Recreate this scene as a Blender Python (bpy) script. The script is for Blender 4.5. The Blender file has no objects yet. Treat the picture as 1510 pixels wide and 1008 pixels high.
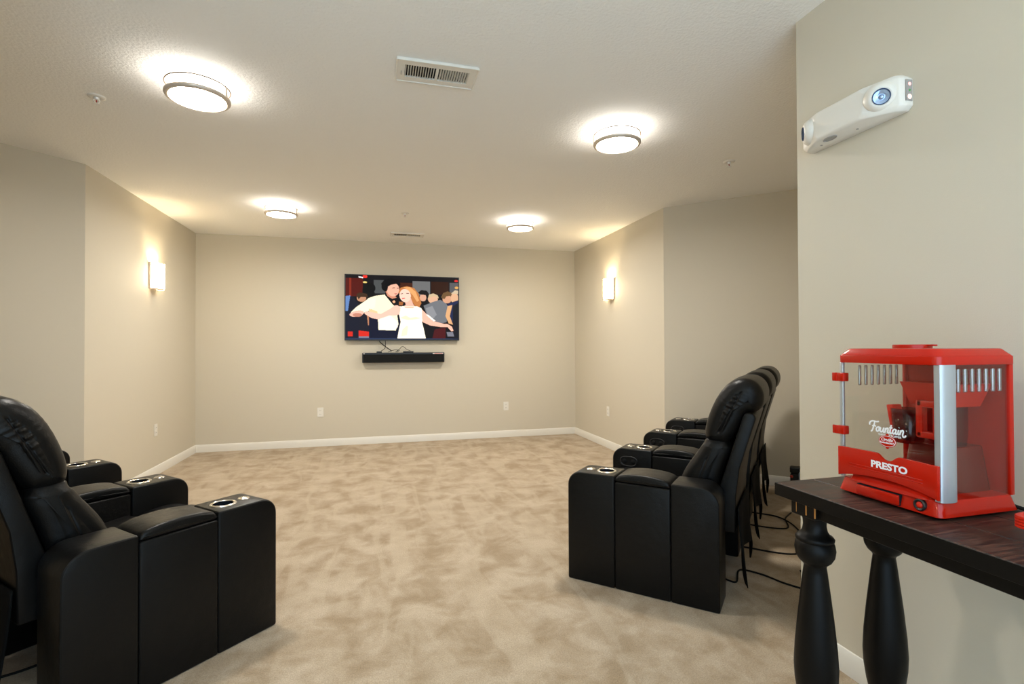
import bpy, bmesh, math, random
from mathutils import Vector, Matrix
random.seed(7)
sc = bpy.context.scene
COL = sc.collection
PI = math.pi

# ------------------------------------------------------------------ camera
cam_d = bpy.data.cameras.new('camera')
cam = bpy.data.objects.new('camera', cam_d)
COL.objects.link(cam)
YAW, PITCH, ROLL, EYE = 0.2583, 0.0103, -0.0036, 1.2988
cam_d.sensor_width = 36.0
cam_d.lens = 743.35 / 1510.0 * 36.0
cam_d.clip_start = 0.02
cam.matrix_world = (Matrix.Translation((0, 0, EYE)) @ Matrix.Rotation(-YAW, 4, 'Z')
                    @ Matrix.Rotation(PI / 2 + PITCH, 4, 'X') @ Matrix.Rotation(ROLL, 4, 'Z'))
sc.camera = cam

# ------------------------------------------------------------------ world and exposure
w = bpy.data.worlds.new('world')
sc.world = w
w.use_nodes = True
w.node_tree.nodes['Background'].inputs[0].default_value = (0.58, 0.80, 1.0, 1)
w.node_tree.nodes['Background'].inputs[1].default_value = 2.3  # cool fill light, enters through the open end behind the camera
sc.view_settings.view_transform = 'Standard'
sc.view_settings.look = 'None'
sc.view_settings.gamma = 1
sc.view_settings.use_curve_mapping = False
sc.view_settings.exposure = 0.56
LAMP_COL = (1.0, 0.955, 0.88, 1)
LAMP_STR = 126.0
LAMP_SIDE = 7.0
SCONCE_COL = (1.0, 0.83, 0.54, 1)
SCONCE_SHELL = 17.0
SCONCE_BULB = 380.0

# ------------------------------------------------------------------ room numbers (metres)
H = 2.74
XL, XR, YB, YC = -2.2156, 2.857, 7.10, 4.645
NXR, NXL, NY = 1.80, -1.16, 1.835       # the narrower part the camera stands in
AXR, AXL = 4.30, -3.66                  # outer ends of the two recesses
YOPEN = -1.0  # end left open behind the camera so world light fills the near part
TZ = 0.86                               # console table height

# ------------------------------------------------------------------ materials
def newmat(name):
    m = bpy.data.materials.new(name); m.use_nodes = True
    nt = m.node_tree
    return m, nt, nt.nodes['Principled BSDF']

def mat(name, col, rough=0.5, metal=0.0, spec=0.5, noise=0.0, nscale=20, bump=0.0, bscale=200, bdist=0.002, coat=0.0):
    m, nt, b = newmat(name)
    b.inputs['Base Color'].default_value = (*col, 1)
    b.inputs['Roughness'].default_value = rough
    b.inputs['Metallic'].default_value = metal
    b.inputs['Specular IOR Level'].default_value = spec
    b.inputs['Coat Weight'].default_value = coat
    b.inputs['Coat Roughness'].default_value = 0.08
    tc = nt.nodes.new('ShaderNodeTexCoord')
    if noise > 0:
        n = nt.nodes.new('ShaderNodeTexNoise'); n.inputs['Scale'].default_value = nscale
        n.inputs['Detail'].default_value = 5
        r = nt.nodes.new('ShaderNodeMapRange')
        r.inputs['To Min'].default_value = 1 - noise; r.inputs['To Max'].default_value = 1 + noise
        mx = nt.nodes.new('ShaderNodeVectorMath'); mx.operation = 'SCALE'
        mx.inputs[0].default_value = col
        nt.links.new(tc.outputs['Object'], n.inputs['Vector'])
        nt.links.new(n.outputs['Fac'], r.inputs['Value'])
        nt.links.new(r.outputs['Result'], mx.inputs['Scale'])
        nt.links.new(mx.outputs['Vector'], b.inputs['Base Color'])
    if bump > 0:
        n = nt.nodes.new('ShaderNodeTexNoise'); n.inputs['Scale'].default_value = bscale
        n.inputs['Detail'].default_value = 3
        bp = nt.nodes.new('ShaderNodeBump'); bp.inputs['Strength'].default_value = bump
        bp.inputs['Distance'].default_value = bdist
        nt.links.new(tc.outputs['Object'], n.inputs['Vector'])
        nt.links.new(n.outputs['Fac'], bp.inputs['Height'])
        nt.links.new(bp.outputs['Normal'], b.inputs['Normal'])
    return m

def emit(name, col, strength):
    m, nt, b = newmat(name)
    b.inputs['Base Color'].default_value = (0.9, 0.9, 0.88, 1)
    b.inputs['Emission Color'].default_value = col
    b.inputs['Emission Strength'].default_value = strength
    return m

def carpet_mat():
    m, nt, b = newmat('cut_pile_carpet')
    N, L = nt.nodes.new, nt.links.new
    tc = N('ShaderNodeTexCoord')
    n1 = N('ShaderNodeTexNoise'); n1.inputs['Scale'].default_value = 4.6; n1.inputs['Detail'].default_value = 6
    n1.inputs['Roughness'].default_value = 0.62; n1.inputs['Distortion'].default_value = 0.35
    L(tc.outputs['Object'], n1.inputs['Vector'])
    r1 = N('ShaderNodeValToRGB')
    e = r1.color_ramp.elements
    e[0].position = 0.36; e[0].color = (0.325, 0.240, 0.150, 1)
    e[1].position = 0.64; e[1].color = (0.490, 0.400, 0.295, 1)
    x = r1.color_ramp.elements.new(0.5); x.color = (0.410, 0.320, 0.220, 1)
    L(n1.outputs['Fac'], r1.inputs['Fac'])
    # vacuum strokes, long thin brushed streaks
    mp = N('ShaderNodeMapping'); mp.inputs['Rotation'].default_value = (0, 0, 0.45); mp.inputs['Scale'].default_value = (4.2, 0.75, 1)
    n2 = N('ShaderNodeTexNoise'); n2.inputs['Scale'].default_value = 1.2; n2.inputs['Detail'].default_value = 2; n2.inputs['Distortion'].default_value = 1.4
    L(tc.outputs['Object'], mp.inputs['Vector']); L(mp.outputs['Vector'], n2.inputs['Vector'])
    r2 = N('ShaderNodeMapRange'); r2.inputs['From Min'].default_value = 0.52; r2.inputs['From Max'].default_value = 0.60
    L(n2.outputs['Fac'], r2.inputs['Value'])
    mx = N('ShaderNodeMix'); mx.data_type = 'RGBA'
    sc2 = N('ShaderNodeMath'); sc2.operation = 'MULTIPLY'; sc2.inputs[1].default_value = 0.45
    L(r2.outputs['Result'], sc2.inputs[0]); L(sc2.outputs[0], mx.inputs[0])
    L(r1.outputs['Color'], mx.inputs[6]); mx.inputs[7].default_value = (0.490, 0.400, 0.290, 1)
    # pile speckle
    n3 = N('ShaderNodeTexNoise'); n3.inputs['Scale'].default_value = 170; n3.inputs['Detail'].default_value = 3
    L(tc.outputs['Object'], n3.inputs['Vector'])
    r3 = N('ShaderNodeMapRange'); r3.inputs['From Min'].default_value = 0.3; r3.inputs['From Max'].default_value = 0.7
    r3.inputs['To Min'].default_value = 0.80; r3.inputs['To Max'].default_value = 1.16
    L(n3.outputs['Fac'], r3.inputs['Value'])
    ml = N('ShaderNodeVectorMath'); ml.operation = 'SCALE'
    L(mx.outputs[2], ml.inputs[0]); L(r3.outputs['Result'], ml.inputs['Scale'])
    L(ml.outputs['Vector'], b.inputs['Base Color'])
    b.inputs['Roughness'].default_value = 0.95
    b.inputs['Specular IOR Level'].default_value = 0.1
    b.inputs['Sheen Weight'].default_value = 0.15
    ad = N('ShaderNodeMath'); ad.operation = 'MULTIPLY_ADD'; ad.inputs[1].default_value = 0.6
    L(n3.outputs['Fac'], ad.inputs[0]); L(n1.outputs['Fac'], ad.inputs[2])
    bp = N('ShaderNodeBump'); bp.inputs['Strength'].default_value = 0.4; bp.inputs['Distance'].default_value = 0.008
    L(ad.outputs[0], bp.inputs['Height']); L(bp.outputs['Normal'], b.inputs['Normal'])
    return m

def wood_mat():
    m, nt, b = newmat('espresso_distressed_wood')
    N, L = nt.nodes.new, nt.links.new
    tc = N('ShaderNodeTexCoord')
    mp = N('ShaderNodeMapping'); mp.inputs['Scale'].default_value = (1.3, 22, 10)
    n = N('ShaderNodeTexNoise'); n.inputs['Scale'].default_value = 5; n.inputs['Detail'].default_value = 7; n.inputs['Distortion'].default_value = 0.6
    L(tc.outputs['Object'], mp.inputs['Vector']); L(mp.outputs['Vector'], n.inputs['Vector'])
    r = N('ShaderNodeValToRGB'); e = r.color_ramp.elements
    e[0].position = 0.42; e[0].color = (0.005, 0.004, 0.003, 1)
    e[1].position = 0.64; e[1].color = (0.085, 0.036, 0.022, 1)
    L(n.outputs['Fac'], r.inputs['Fac']); L(r.outputs['Color'], b.inputs['Base Color'])
    mr = N('ShaderNodeMapRange'); b.inputs['Specular IOR Level'].default_value = 0.5
    mr.inputs['To Min'].default_value = 0.28; mr.inputs['To Max'].default_value = 0.62
    L(n.outputs['Fac'], mr.inputs['Value']); L(mr.outputs['Result'], b.inputs['Roughness'])
    bp = N('ShaderNodeBump'); bp.inputs['Strength'].default_value = 0.35; bp.inputs['Distance'].default_value = 0.002
    L(n.outputs['Fac'], bp.inputs['Height']); L(bp.outputs['Normal'], b.inputs['Normal'])
    return m

def clear_mat(name, tint, gloss=0.04, rough=0.03):
    m = bpy.data.materials.new(name); m.use_nodes = True
    nt = m.node_tree; nt.nodes.clear()
    N, L = nt.nodes.new, nt.links.new
    o = N('ShaderNodeOutputMaterial'); t = N('ShaderNodeBsdfTransparent'); g = N('ShaderNodeBsdfGlossy')
    t.inputs[0].default_value = (*tint, 1); g.inputs['Roughness'].default_value = rough
    f = N('ShaderNodeLayerWeight'); f.inputs[0].default_value = 0.5
    pw = N('ShaderNodeMath'); pw.operation = 'POWER'; pw.inputs[1].default_value = 4.0
    L(f.outputs['Facing'], pw.inputs[0])
    ad = N('ShaderNodeMath'); ad.operation = 'MULTIPLY_ADD'; ad.inputs[1].default_value = 0.45; ad.inputs[2].default_value = gloss
    mx = N('ShaderNodeMixShader')
    L(pw.outputs[0], ad.inputs[0]); L(ad.outputs[0], mx.inputs[0]); L(t.outputs[0], mx.inputs[1]); L(g.outputs[0], mx.inputs[2])
    L(mx.outputs[0], o.inputs[0])
    return m

def leather_mat():
    m, nt, b = newmat('black_leather')
    N, L = nt.nodes.new, nt.links.new
    tc = N('ShaderNodeTexCoord')
    b.inputs['Base Color'].default_value = (0.0042, 0.0040, 0.0038, 1)
    b.inputs['Roughness'].default_value = 0.36
    b.inputs['Specular IOR Level'].default_value = 0.21
    v = N('ShaderNodeTexVoronoi'); v.inputs['Scale'].default_value = 330
    n = N('ShaderNodeTexNoise'); n.inputs['Scale'].default_value = 14; n.inputs['Detail'].default_value = 3
    L(tc.outputs['Object'], v.inputs['Vector']); L(tc.outputs['Object'], n.inputs['Vector'])
    ad = N('ShaderNodeMath'); ad.operation = 'MULTIPLY_ADD'; ad.inputs[1].default_value = 9.0
    L(n.outputs['Fac'], ad.inputs[0]); L(v.outputs['Distance'], ad.inputs[2])
    bp = N('ShaderNodeBump'); bp.inputs['Strength'].default_value = 0.22; bp.inputs['Distance'].default_value = 0.0015
    L(ad.outputs[0], bp.inputs['Height']); L(bp.outputs['Normal'], b.inputs['Normal'])
    return m

WALL = (0.64, 0.585, 0.475)
M = {
    'wall': mat('beige_wall_paint', WALL, 0.65, spec=0.25, bump=0.25, bscale=260, bdist=0.0012),
    'ceil': mat('textured_ceiling_paint', (0.92, 0.91, 0.875), 0.8, spec=0.2, bump=0.7, bscale=70, bdist=0.005),
    'trim': mat('white_trim_paint', (0.78, 0.75, 0.68), 0.4),
    'carpet': carpet_mat(),
    'leather': leather_mat(),
    'lining': mat('black_lining_cloth', (0.006, 0.006, 0.006), 0.9, spec=0.1),
    'chrome': mat('chrome', (0.85, 0.83, 0.80), 0.12, 1.0),
    'nickel': mat('brushed_nickel', (0.66, 0.57, 0.48), 0.38, 0.35),
    'darknickel': mat('shaded_nickel', (0.20, 0.14, 0.09), 0.45, 0.5),  # nickel darkened so the upper ring shows against the lamp glare
    'brightmetal': mat('bright_plated_metal', (0.85, 0.85, 0.84), 0.3, 0.3),
    'cup': mat('dark_steel_cup', (0.03, 0.035, 0.05), 0.15, 0.6),
    'blackplastic': mat('black_plastic', (0.008, 0.008, 0.009), 0.35),
    'matteblack': mat('black_rubber', (0.006, 0.006, 0.006), 0.7, spec=0.2),
    'whiteplastic': mat('white_plastic', (0.80, 0.77, 0.70), 0.4),
    'greyplastic': mat('grey_plastic', (0.35, 0.34, 0.32), 0.5),
    'dark': mat('gap_shade', (0.01, 0.011, 0.014), 0.8, spec=0.1),  # near-black that stands in for shade inside gaps, slots and the vent
    'lamp': emit('lit_lamp_diffuser', LAMP_COL, LAMP_STR),
    'lampside': emit('lit_lamp_side_glass', LAMP_COL, LAMP_SIDE),
    'sconce': emit('lit_sconce_glass', SCONCE_COL, SCONCE_SHELL),
    'bulb': emit('lit_bulb', SCONCE_COL, SCONCE_BULB),
    'wood': wood_mat(),
    'legwood': mat('black_turned_wood', (0.0045, 0.0038, 0.0032), 0.40, spec=0.15, noise=0.35, nscale=12, bump=0.15, bscale=60, bdist=0.001),
    'rub': mat('orange_rubbed_wood', (0.42, 0.16, 0.02), 0.5, noise=0.4, nscale=40),
    'red': mat('glossy_red_plastic', (0.50, 0.011, 0.002), 0.20, spec=0.35, coat=0.1),
    'redtub': mat('red_tub_plastic', (0.62, 0.020, 0.006), 0.3, spec=0.3),
    'darkred': mat('dark_red_plastic', (0.16, 0.012, 0.006), 0.2),
    'silver': mat('silver_plastic', (0.50, 0.51, 0.52), 0.32, 0.5),
    'clear': clear_mat('clear_acrylic', (0.97, 0.97, 0.96)),
    'smoke': clear_mat('smoked_red_chamber', (0.62, 0.20, 0.15), 0.05),
    'rib': clear_mat('frosted_vent_rib', (0.72, 0.72, 0.74), 0.35, 0.25),
    'print': mat('white_print', (0.85, 0.85, 0.86), 0.5),
    'lens': mat('blue_reflection_lens', (0.45, 0.60, 0.85), 0.12, 0.6),  # bluish reflection put into the base colour
    'lensrim': mat('dark_lens_rim', (0.03, 0.06, 0.14), 0.25),
    'ledred': emit('red_indicator', (1, 0.05, 0.02, 1), 0.7),
    'ledgreen': mat('green_indicator', (0.05, 0.35, 0.08), 0.3),
    'ledorange': emit('amber_indicator', (1, 0.40, 0.22, 1), 0.7),
    'bluebottle': mat('pale_blue_plastic', (0.45, 0.52, 0.62), 0.35),
    'sprred': mat('red_glass_bulb', (0.35, 0.01, 0.01), 0.15),
    'sticker': mat('white_sticker', (0.75, 0.70, 0.68), 0.5),
    'stickerred': mat('red_sticker_print', (0.6, 0.06, 0.04), 0.5),
}

# ------------------------------------------------------------------ helpers
def link_mesh(name, me, m, parent=None, smooth=False):
    o = bpy.data.objects.new(name, me); COL.objects.link(o)
    if m is not None:
        me.materials.clear(); me.materials.append(M[m] if isinstance(m, str) else m)
    if smooth:
        for p in me.polygons: p.use_smooth = True
    if parent is not None: o.parent = parent
    return o

def obj(name, bm, m, parent=None, smooth=False, auto=None):
    bmesh.ops.recalc_face_normals(bm, faces=bm.faces)
    if auto is not None:
        for e in bm.edges:
            if len(e.link_faces) == 2 and e.calc_face_angle(0) > auto: e.smooth = False
        smooth = True
    me = bpy.data.meshes.new(name); bm.to_mesh(me); bm.free()
    return link_mesh(name, me, m, parent, smooth)

def thing(name, label, cat, loc=(0, 0, 0), rotz=0.0, group=None):
    o = bpy.data.objects.new(name, None); COL.objects.link(o)
    o.empty_display_size = 0.05
    o.location = loc; o.rotation_euler = (0, 0, rotz)
    return tag(o, label, cat, group)

def tag(o, label, cat, group=None):
    o['label'] = label; o['category'] = cat
    if group: o['group'] = group
    return o

def struct(o):
    o['kind'] = 'structure'; return o

def copy_tree(o, parent=None):
    c = o.copy(); COL.objects.link(c); c.parent = parent
    for ch in list(o.children): copy_tree(ch, c)
    return c

def bm_box(bm, x0, x1, y0, y1, z0, z1, bev=0.0, seg=2, mtx=None):
    b = bmesh.new()
    bmesh.ops.create_cube(b, size=1)
    for v in b.verts:
        v.co = Vector(((x0 + x1) / 2 + v.co.x * (x1 - x0), (y0 + y1) / 2 + v.co.y * (y1 - y0), (z0 + z1) / 2 + v.co.z * (z1 - z0)))
    if bev > 0:
        bmesh.ops.bevel(b, geom=b.edges[:], offset=bev, segments=seg, profile=0.5, affect='EDGES')
    return merge(bm, b, mtx)

def merge(bm, b, mtx=None):
    if mtx is not None: bmesh.ops.transform(b, matrix=mtx, verts=b.verts)
    bm.verts.index_update()
    mp = {}
    for v in b.verts: mp[v] = bm.verts.new(v.co)
    for f in b.faces:
        try: bm.faces.new([mp[v] for v in f.verts])
        except ValueError: pass
    b.free()
    return bm

def box(x0, x1, y0, y1, z0, z1, bev=0.0, seg=2, mtx=None):
    return bm_box(bmesh.new(), x0, x1, y0, y1, z0, z1, bev, seg, mtx)

def lathe(prof, n=32, bm=None, mtx=None, a0=0.0, a1=2 * PI):
    b = bmesh.new()
    full = abs(a1 - a0 - 2 * PI) < 1e-6
    cnt = n if full else n + 1
    rings = []
    for r, z in prof:
        if r < 1e-6: rings.append([b.verts.new((0, 0, z))])
        else: rings.append([b.verts.new((r * math.cos(a0 + (a1 - a0) * i / n), r * math.sin(a0 + (a1 - a0) * i / n), z)) for i in range(cnt)])
    for A, B in zip(rings, rings[1:]):
        for i in range(n):
            j = (i + 1) % cnt if full else i + 1
            if len(A) == 1 and len(B) == 1: continue
            if len(A) == 1: b.faces.new((A[0], B[i], B[j]))
            elif len(B) == 1: b.faces.new((A[i], A[j], B[0]))
            else: b.faces.new((A[i], A[j], B[j], B[i]))
    if bm is None: bm = bmesh.new()
    return merge(bm, b, mtx)

def prism(pts, d0, d1, axis='y', bev=0.0, seg=2, bm=None, mtx=None):
    """polygon pts (a,b) extruded from d0 to d1 along axis; axis y: (x,z); axis x: (y,z); axis z: (x,y)"""
    b = bmesh.new()
    def P(a, c, d): return {'y': (a, d, c), 'x': (d, a, c), 'z': (a, c, d)}[axis]
    A = [b.verts.new(P(a, c, d0)) for a, c in pts]; B = [b.verts.new(P(a, c, d1)) for a, c in pts]
    b.faces.new(A); b.faces.new(B[::-1])
    n = len(pts)
    for i in range(n): b.faces.new((A[i], A[(i + 1) % n], B[(i + 1) % n], B[i]))
    bmesh.ops.recalc_face_normals(b, faces=b.faces)
    if bev > 0:
        ed = [e for e in b.edges if len(e.link_faces) == 2 and e.calc_face_angle(0) > 0.6]
        bmesh.ops.bevel(b, geom=ed, offset=bev, segments=seg, profile=0.5, affect='EDGES')
    if bm is None: bm = bmesh.new()
    return merge(bm, b, mtx)

def smoothpath(pts, sub=6):
    P = [Vector(p) for p in pts]; out = []
    for i in range(len(P) - 1):
        p0 = P[max(i - 1, 0)]; p1 = P[i]; p2 = P[i + 1]; p3 = P[min(i + 2, len(P) - 1)]
        for k in range(sub):
            t = k / sub
            out.append(0.5 * ((2 * p1) + (p2 - p0) * t + (2 * p0 - 5 * p1 + 4 * p2 - p3) * t * t + (3 * p1 - p0 - 3 * p2 + p3) * t ** 3))
    out.append(P[-1])
    return out

def tube(pts, r, n=8, bm=None, sub=6, closed=False, flat=None):
    b = bm if bm is not None else bmesh.new()
    path = smoothpath(pts, sub) if sub > 0 else [Vector(p) for p in pts]
    rings = []
    up = Vector((0.123, 0.321, 0.94)).normalized()
    for i, p in enumerate(path):
        t = (path[min(i + 1, len(path) - 1)] - path[max(i - 1, 0)])
        if t.length < 1e-9: t = Vector((1, 0, 0))
        t.normalize()
        s = t.cross(up)
        if s.length < 1e-4: s = t.cross(Vector((1, 0, 0)))
        s.normalize(); u = s.cross(t)
        rings.append([b.verts.new(p + s * (r * math.cos(2 * PI * k / n)) + u * (r * math.sin(2 * PI * k / n))) for k in range(n)])
    for A, B in zip(rings, rings[1:]):
        for k in range(n): b.faces.new((A[k], A[(k + 1) % n], B[(k + 1) % n], B[k]))
    b.faces.new(rings[0]); b.faces.new(rings[-1][::-1])
    return b

def ring(R, r, z, n=48, m=10, sx=1.0, sz=1.0, bm=None):
    prof = [(R + sx * r * math.cos(2 * PI * k / m), z + sz * r * math.sin(2 * PI * k / m)) for k in range(m + 1)]
    return lathe(prof, n, bm)

def boolean_cut(o, cutters):
    for c in cutters:
        md = o.modifiers.new('cut', 'BOOLEAN'); md.operation = 'DIFFERENCE'; md.object = c; md.solver = 'EXACT'
    bpy.context.view_layer.update()
    dg = bpy.context.evaluated_depsgraph_get()
    me = bpy.data.meshes.new_from_object(o.evaluated_get(dg))
    o.modifiers.clear(); o.data = me
    for c in cutters: bpy.data.objects.remove(c)

def text_mesh(body, size, extrude=0.0005, offset=0.0, shear=0.0, sx=1.0):
    cu = bpy.data.curves.new('lettering', 'FONT'); cu.body = body; cu.size = size; cu.extrude = extrude
    cu.offset = offset; cu.shear = shear; cu.align_x = 'CENTER'; cu.align_y = 'CENTER'; cu.resolution_u = 4
    t = bpy.data.objects.new('lettering', cu); COL.objects.link(t)
    bpy.context.view_layer.update()
    me = bpy.data.meshes.new_from_object(t.evaluated_get(bpy.context.evaluated_depsgraph_get()))
    bpy.data.objects.remove(t)
    for v in me.vertices: v.co.x *= sx
    return me

# ================================================================== THE ROOM
def wall(name, p0, p1, th=0.12, z0=0.0, z1=H, m='wall'):
    """inner face runs p0 -> p1, thickness goes to the LEFT of that direction"""
    d = Vector((p1[0] - p0[0], p1[1] - p0[1])).normalized(); n = Vector((-d.y, d.x))
    a, b = Vector(p0), Vector(p1)
    pts = [a, b, b + n * th, a + n * th]
    return struct(obj(name, prism([(p.x, p.y) for p in pts], z0, z1, 'z'), m))

struct(obj('floor', box(AXL - .2, AXR + .2, YOPEN, YB + .2, -0.10, 0.0), 'carpet'))
struct(obj('ceiling', box(AXL - .2, AXR + .2, YOPEN, YB + .2, H, H + 0.10), 'ceil'))
dR, dL = AXR - XR, XL - AXL
wall('wall_back', (XL, YB), (XR, YB))
wall('wall_right', (XR, YB), (XR, YC))
wall('wall_right_diagonal', (XR, YC), (AXR, YC - dR))
wall('wall_right_recess', (AXR, YC - dR), (AXR, NY))
wall('wall_right_recess_front', (AXR, NY), (NXR + 0.06, NY))
wall('wall_right_near', (NXR, NY), (NXR, YOPEN))
wall('wall_left', (XL, YC), (XL, YB))
wall('wall_left_diagonal', (AXL, YC - dL), (XL, YC))
wall('wall_left_recess', (AXL, NY), (AXL, YC - dL))
wall('wall_left_recess_front', (NXL - 0.06, NY), (AXL, NY))
wall('wall_left_near', (NXL, YOPEN), (NXL, NY))

def baseboard(name, p0, p1):
    """moulded skirting on the room side (right of p0 -> p1)"""
    d = Vector((p1[0] - p0[0], p1[1] - p0[1])); Ln = d.length; d.normalize()
    prof = [(0, 0), (0.014, 0), (0.014, 0.066), (0.011, 0.074), (0.009, 0.084), (0.005, 0.092), (0, 0.094)]
    ang = math.atan2(d.y, d.x)
    mt = Matrix.Translation((p0[0], p0[1], 0)) @ Matrix.Rotation(ang, 4, 'Z')
    bm = prism([(-a, b) for a, b in prof], 0, Ln, 'x', mtx=mt)
    return struct(obj(name, bm, 'trim', auto=0.6))
baseboard('baseboard_back', (XL, YB), (XR, YB))
baseboard('baseboard_right', (XR, YB), (XR, YC))
baseboard('baseboard_right_diagonal', (XR, YC), (AXR, YC - dR))
baseboard('baseboard_right_recess', (AXR, YC - dR), (AXR, NY))
baseboard('baseboard_right_near', (NXR, NY), (NXR, YOPEN))
baseboard('baseboard_left', (XL, YC), (XL, YB))
baseboard('baseboard_left_diagonal', (AXL, YC - dL), (XL, YC))
baseboard('baseboard_left_near', (NXL, YOPEN), (NXL, NY))

# ================================================================== RECLINERS
UF = 0.0
def pillow(prof, v0, v1, rnd, wr=None, nres=72, nsl=30, ks=6, capf=None, capn=5):
    """closed side profile (u,z) lofted over v with rounded ends; wr(k,u,z,v,t) -> outward push"""
    P = [Vector(p) for p in prof]
    # resample smooth closed loop
    n = len(P); dense = []
    for i in range(n):
        p0, p1, p2, p3 = P[i - 1], P[i], P[(i + 1) % n], P[(i + 2) % n]
        for k in range(10):
            t = k / 10
            dense.append(0.5 * ((2 * p1) + (p2 - p0) * t + (2 * p0 - 5 * p1 + 4 * p2 - p3) * t * t + (3 * p1 - p0 - 3 * p2 + p3) * t ** 3))
    L = [0]
    for i in range(len(dense)): L.append(L[-1] + (dense[(i + 1) % len(dense)] - dense[i]).length)
    pts = []; j = 0
    for i in range(nres):
        s = L[-1] * i / nres
        while L[j + 1] < s: j += 1
        f = (s - L[j]) / max(L[j + 1] - L[j], 1e-9)
        pts.append(dense[j].lerp(dense[(j + 1) % len(dense)], f))
    area = sum(pts[i].x * pts[(i + 1) % nres].y - pts[(i + 1) % nres].x * pts[i].y for i in range(nres))
    sg = 1 if area > 0 else -1
    nor = []
    for i in range(nres):
        t = (pts[(i + 1) % nres] - pts[i - 1]).normalized()
        nor.append(Vector((t.y, -t.x)) * sg)
    thick = []
    for i in range(nres):
        o_, d_ = pts[i], -nor[i]; best = 1.0
        for j in range(nres):
            if min((i - j) % nres, (j - i) % nres) < 4: continue
            a_, b_ = pts[j], pts[(j + 1) % nres]; e_ = b_ - a_
            den = d_.x * e_.y - d_.y * e_.x
            if abs(den) < 1e-9: continue
            w_ = a_ - o_
            t_ = (w_.x * e_.y - w_.y * e_.x) / den; q_ = (w_.x * d_.y - w_.y * d_.x) / den
            if 0 <= q_ <= 1 and 0 < t_ < best: best = t_
        thick.append(best)
    for _ in range(6): thick = [min(thick[i], (thick[i - 1] + thick[i] + thick[(i + 1) % nres]) / 3) for i in range(nres)]
    lim = [min(1.0, 0.36 * t_ / rnd) for t_ in thick]
    for _ in range(12): lim = [(lim[i - 1] + lim[i] + lim[(i + 1) % nres]) / 3 for i in range(nres)]
    bm = bmesh.new(); sl = []
    vs = []
    for k in range(ks + 1):
        a = PI / 2 * k / ks
        vs.append((v0 + rnd * (1 - math.cos(a)), rnd * (1 - math.sin(a))))
    mid = nsl - 2 * ks
    for k in range(1, mid): vs.append((v0 + rnd + (v1 - v0 - 2 * rnd) * k / mid, 0.0))
    for k in range(ks, -1, -1):
        a = PI / 2 * k / ks
        vs.append((v1 - rnd * (1 - math.cos(a)), rnd * (1 - math.sin(a))))
    for v, ins in vs:
        row = []
        for i in range(nres):
            push = -ins * lim[i]
            if wr: push += wr(i / nres, pts[i].x, pts[i].y, v, (v - v0) / (v1 - v0))
            q = pts[i] + nor[i] * push
            row.append(bm.verts.new((v, -q.x, q.y)))
        sl.append(row)
    for A, B in zip(sl, sl[1:]):
        for i in range(nres): bm.faces.new((A[i], A[(i + 1) % nres], B[(i + 1) % nres], B[i]))
    for row, sg_ in ((sl[0], -1), (sl[-1], 1)):      # pillowed ends instead of flat caps
        c = Vector((0, 0, 0))
        for q in row: c += q.co
        c /= nres; prev = row
        for j in range(1, capn):
            f = 1 - j / capn; ring_ = []
            for i in range(nres):
                p = c + (row[i].co - c) * f
                b_ = (0.010 if capf else 0.001) * (1 - f * f)
                if capf: b_ += capf(-p.y, p.z)
                ring_.append(bm.verts.new((row[i].co.x + sg_ * b_, p.y, p.z)))
            for i in range(nres): bm.faces.new((prev[i], prev[(i + 1) % nres], ring_[(i + 1) % nres], ring_[i]))
            prev = ring_
        cv = bm.verts.new((row[0].co.x + sg_ * ((0.010 + capf(-c.y, c.z)) if capf else 0.001), c.y, c.z))
        for i in range(nres): bm.faces.new((prev[i], prev[(i + 1) % nres], cv))
    return bm

ARMW, PITCHV = 0.205, 0.765
SW = PITCHV - ARMW
def mirror_bm(bm, s):
    if s < 0:
        for v in bm.verts: v.co.x = -v.co.x
    return bm

SA, SB_ = Vector((0.746, 0.805)), Vector((0.899, 1.105))    # stitched seam on the side of the head cushion
SD = (SB_ - SA).normalized(); SN = Vector((-SD.y, SD.x))       # SN points to the front
def folds(a, b):
    band = math.exp(-((a - 0.215) / 0.075) ** 2)
    h = math.sin(a * 2 * PI / 0.031 + 9 * b + 1.2 * math.sin(a * 55)) + 0.5 * math.sin(a * 2 * PI / 0.019 - 14 * b)
    k = math.exp(-max(b, 0) / 0.055) if b > 0 else 0.45 * math.exp(b / 0.045)
    return 0.0042 * h * band * k
def head_cap(u, z):
    q = Vector((u, z)) - SA
    a, b = q.dot(SD), q.dot(SN)
    on = 1 if 0 < a < 0.33 else 0
    g = -0.0055 * math.exp(-(b / 0.0042) ** 2) * on
    return g + folds(a, b) * min(1, abs(b) / 0.006)
def head_wr(v0, v1):
    def f(k, u, z, v, t):
        e = min(v - v0, v1 - v)           # distance from the nearer side
        q = Vector((u, z)) - SA
        a, b = q.dot(SD), q.dot(SN)
        push = folds(a, max(b, 0) + e * 0.8) * (1 if b > 0 else 0.3)
        push += 0.012 * math.sin(min(1, max(0, t)) * PI) ** 0.5
        return push
    return f
def lumb_cap(u, z):
    A, B = Vector((0.640, 0.50)), Vector((0.735, 0.79))
    d = (B - A).normalized(); q = Vector((u, z)) - A
    b = q.dot(Vector((-d.y, d.x)))
    return -0.004 * math.exp(-(b / 0.0042) ** 2) * (1 if 0 < q.dot(d) < 0.30 else 0)
def back_wr(v0, v1):
    def f(k, u, z, v, t):
        e = min(v - v0, v1 - v)
        push = 0.0
        band = math.exp(-((z - 0.80) / 0.06) ** 2)
        push += band * 0.004 * math.sin(v * 70 + 4 * math.sin(z * 40))
        push += 0.010 * math.sin(min(1, max(0, t)) * PI) ** 0.5
        return push
    return f
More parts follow.
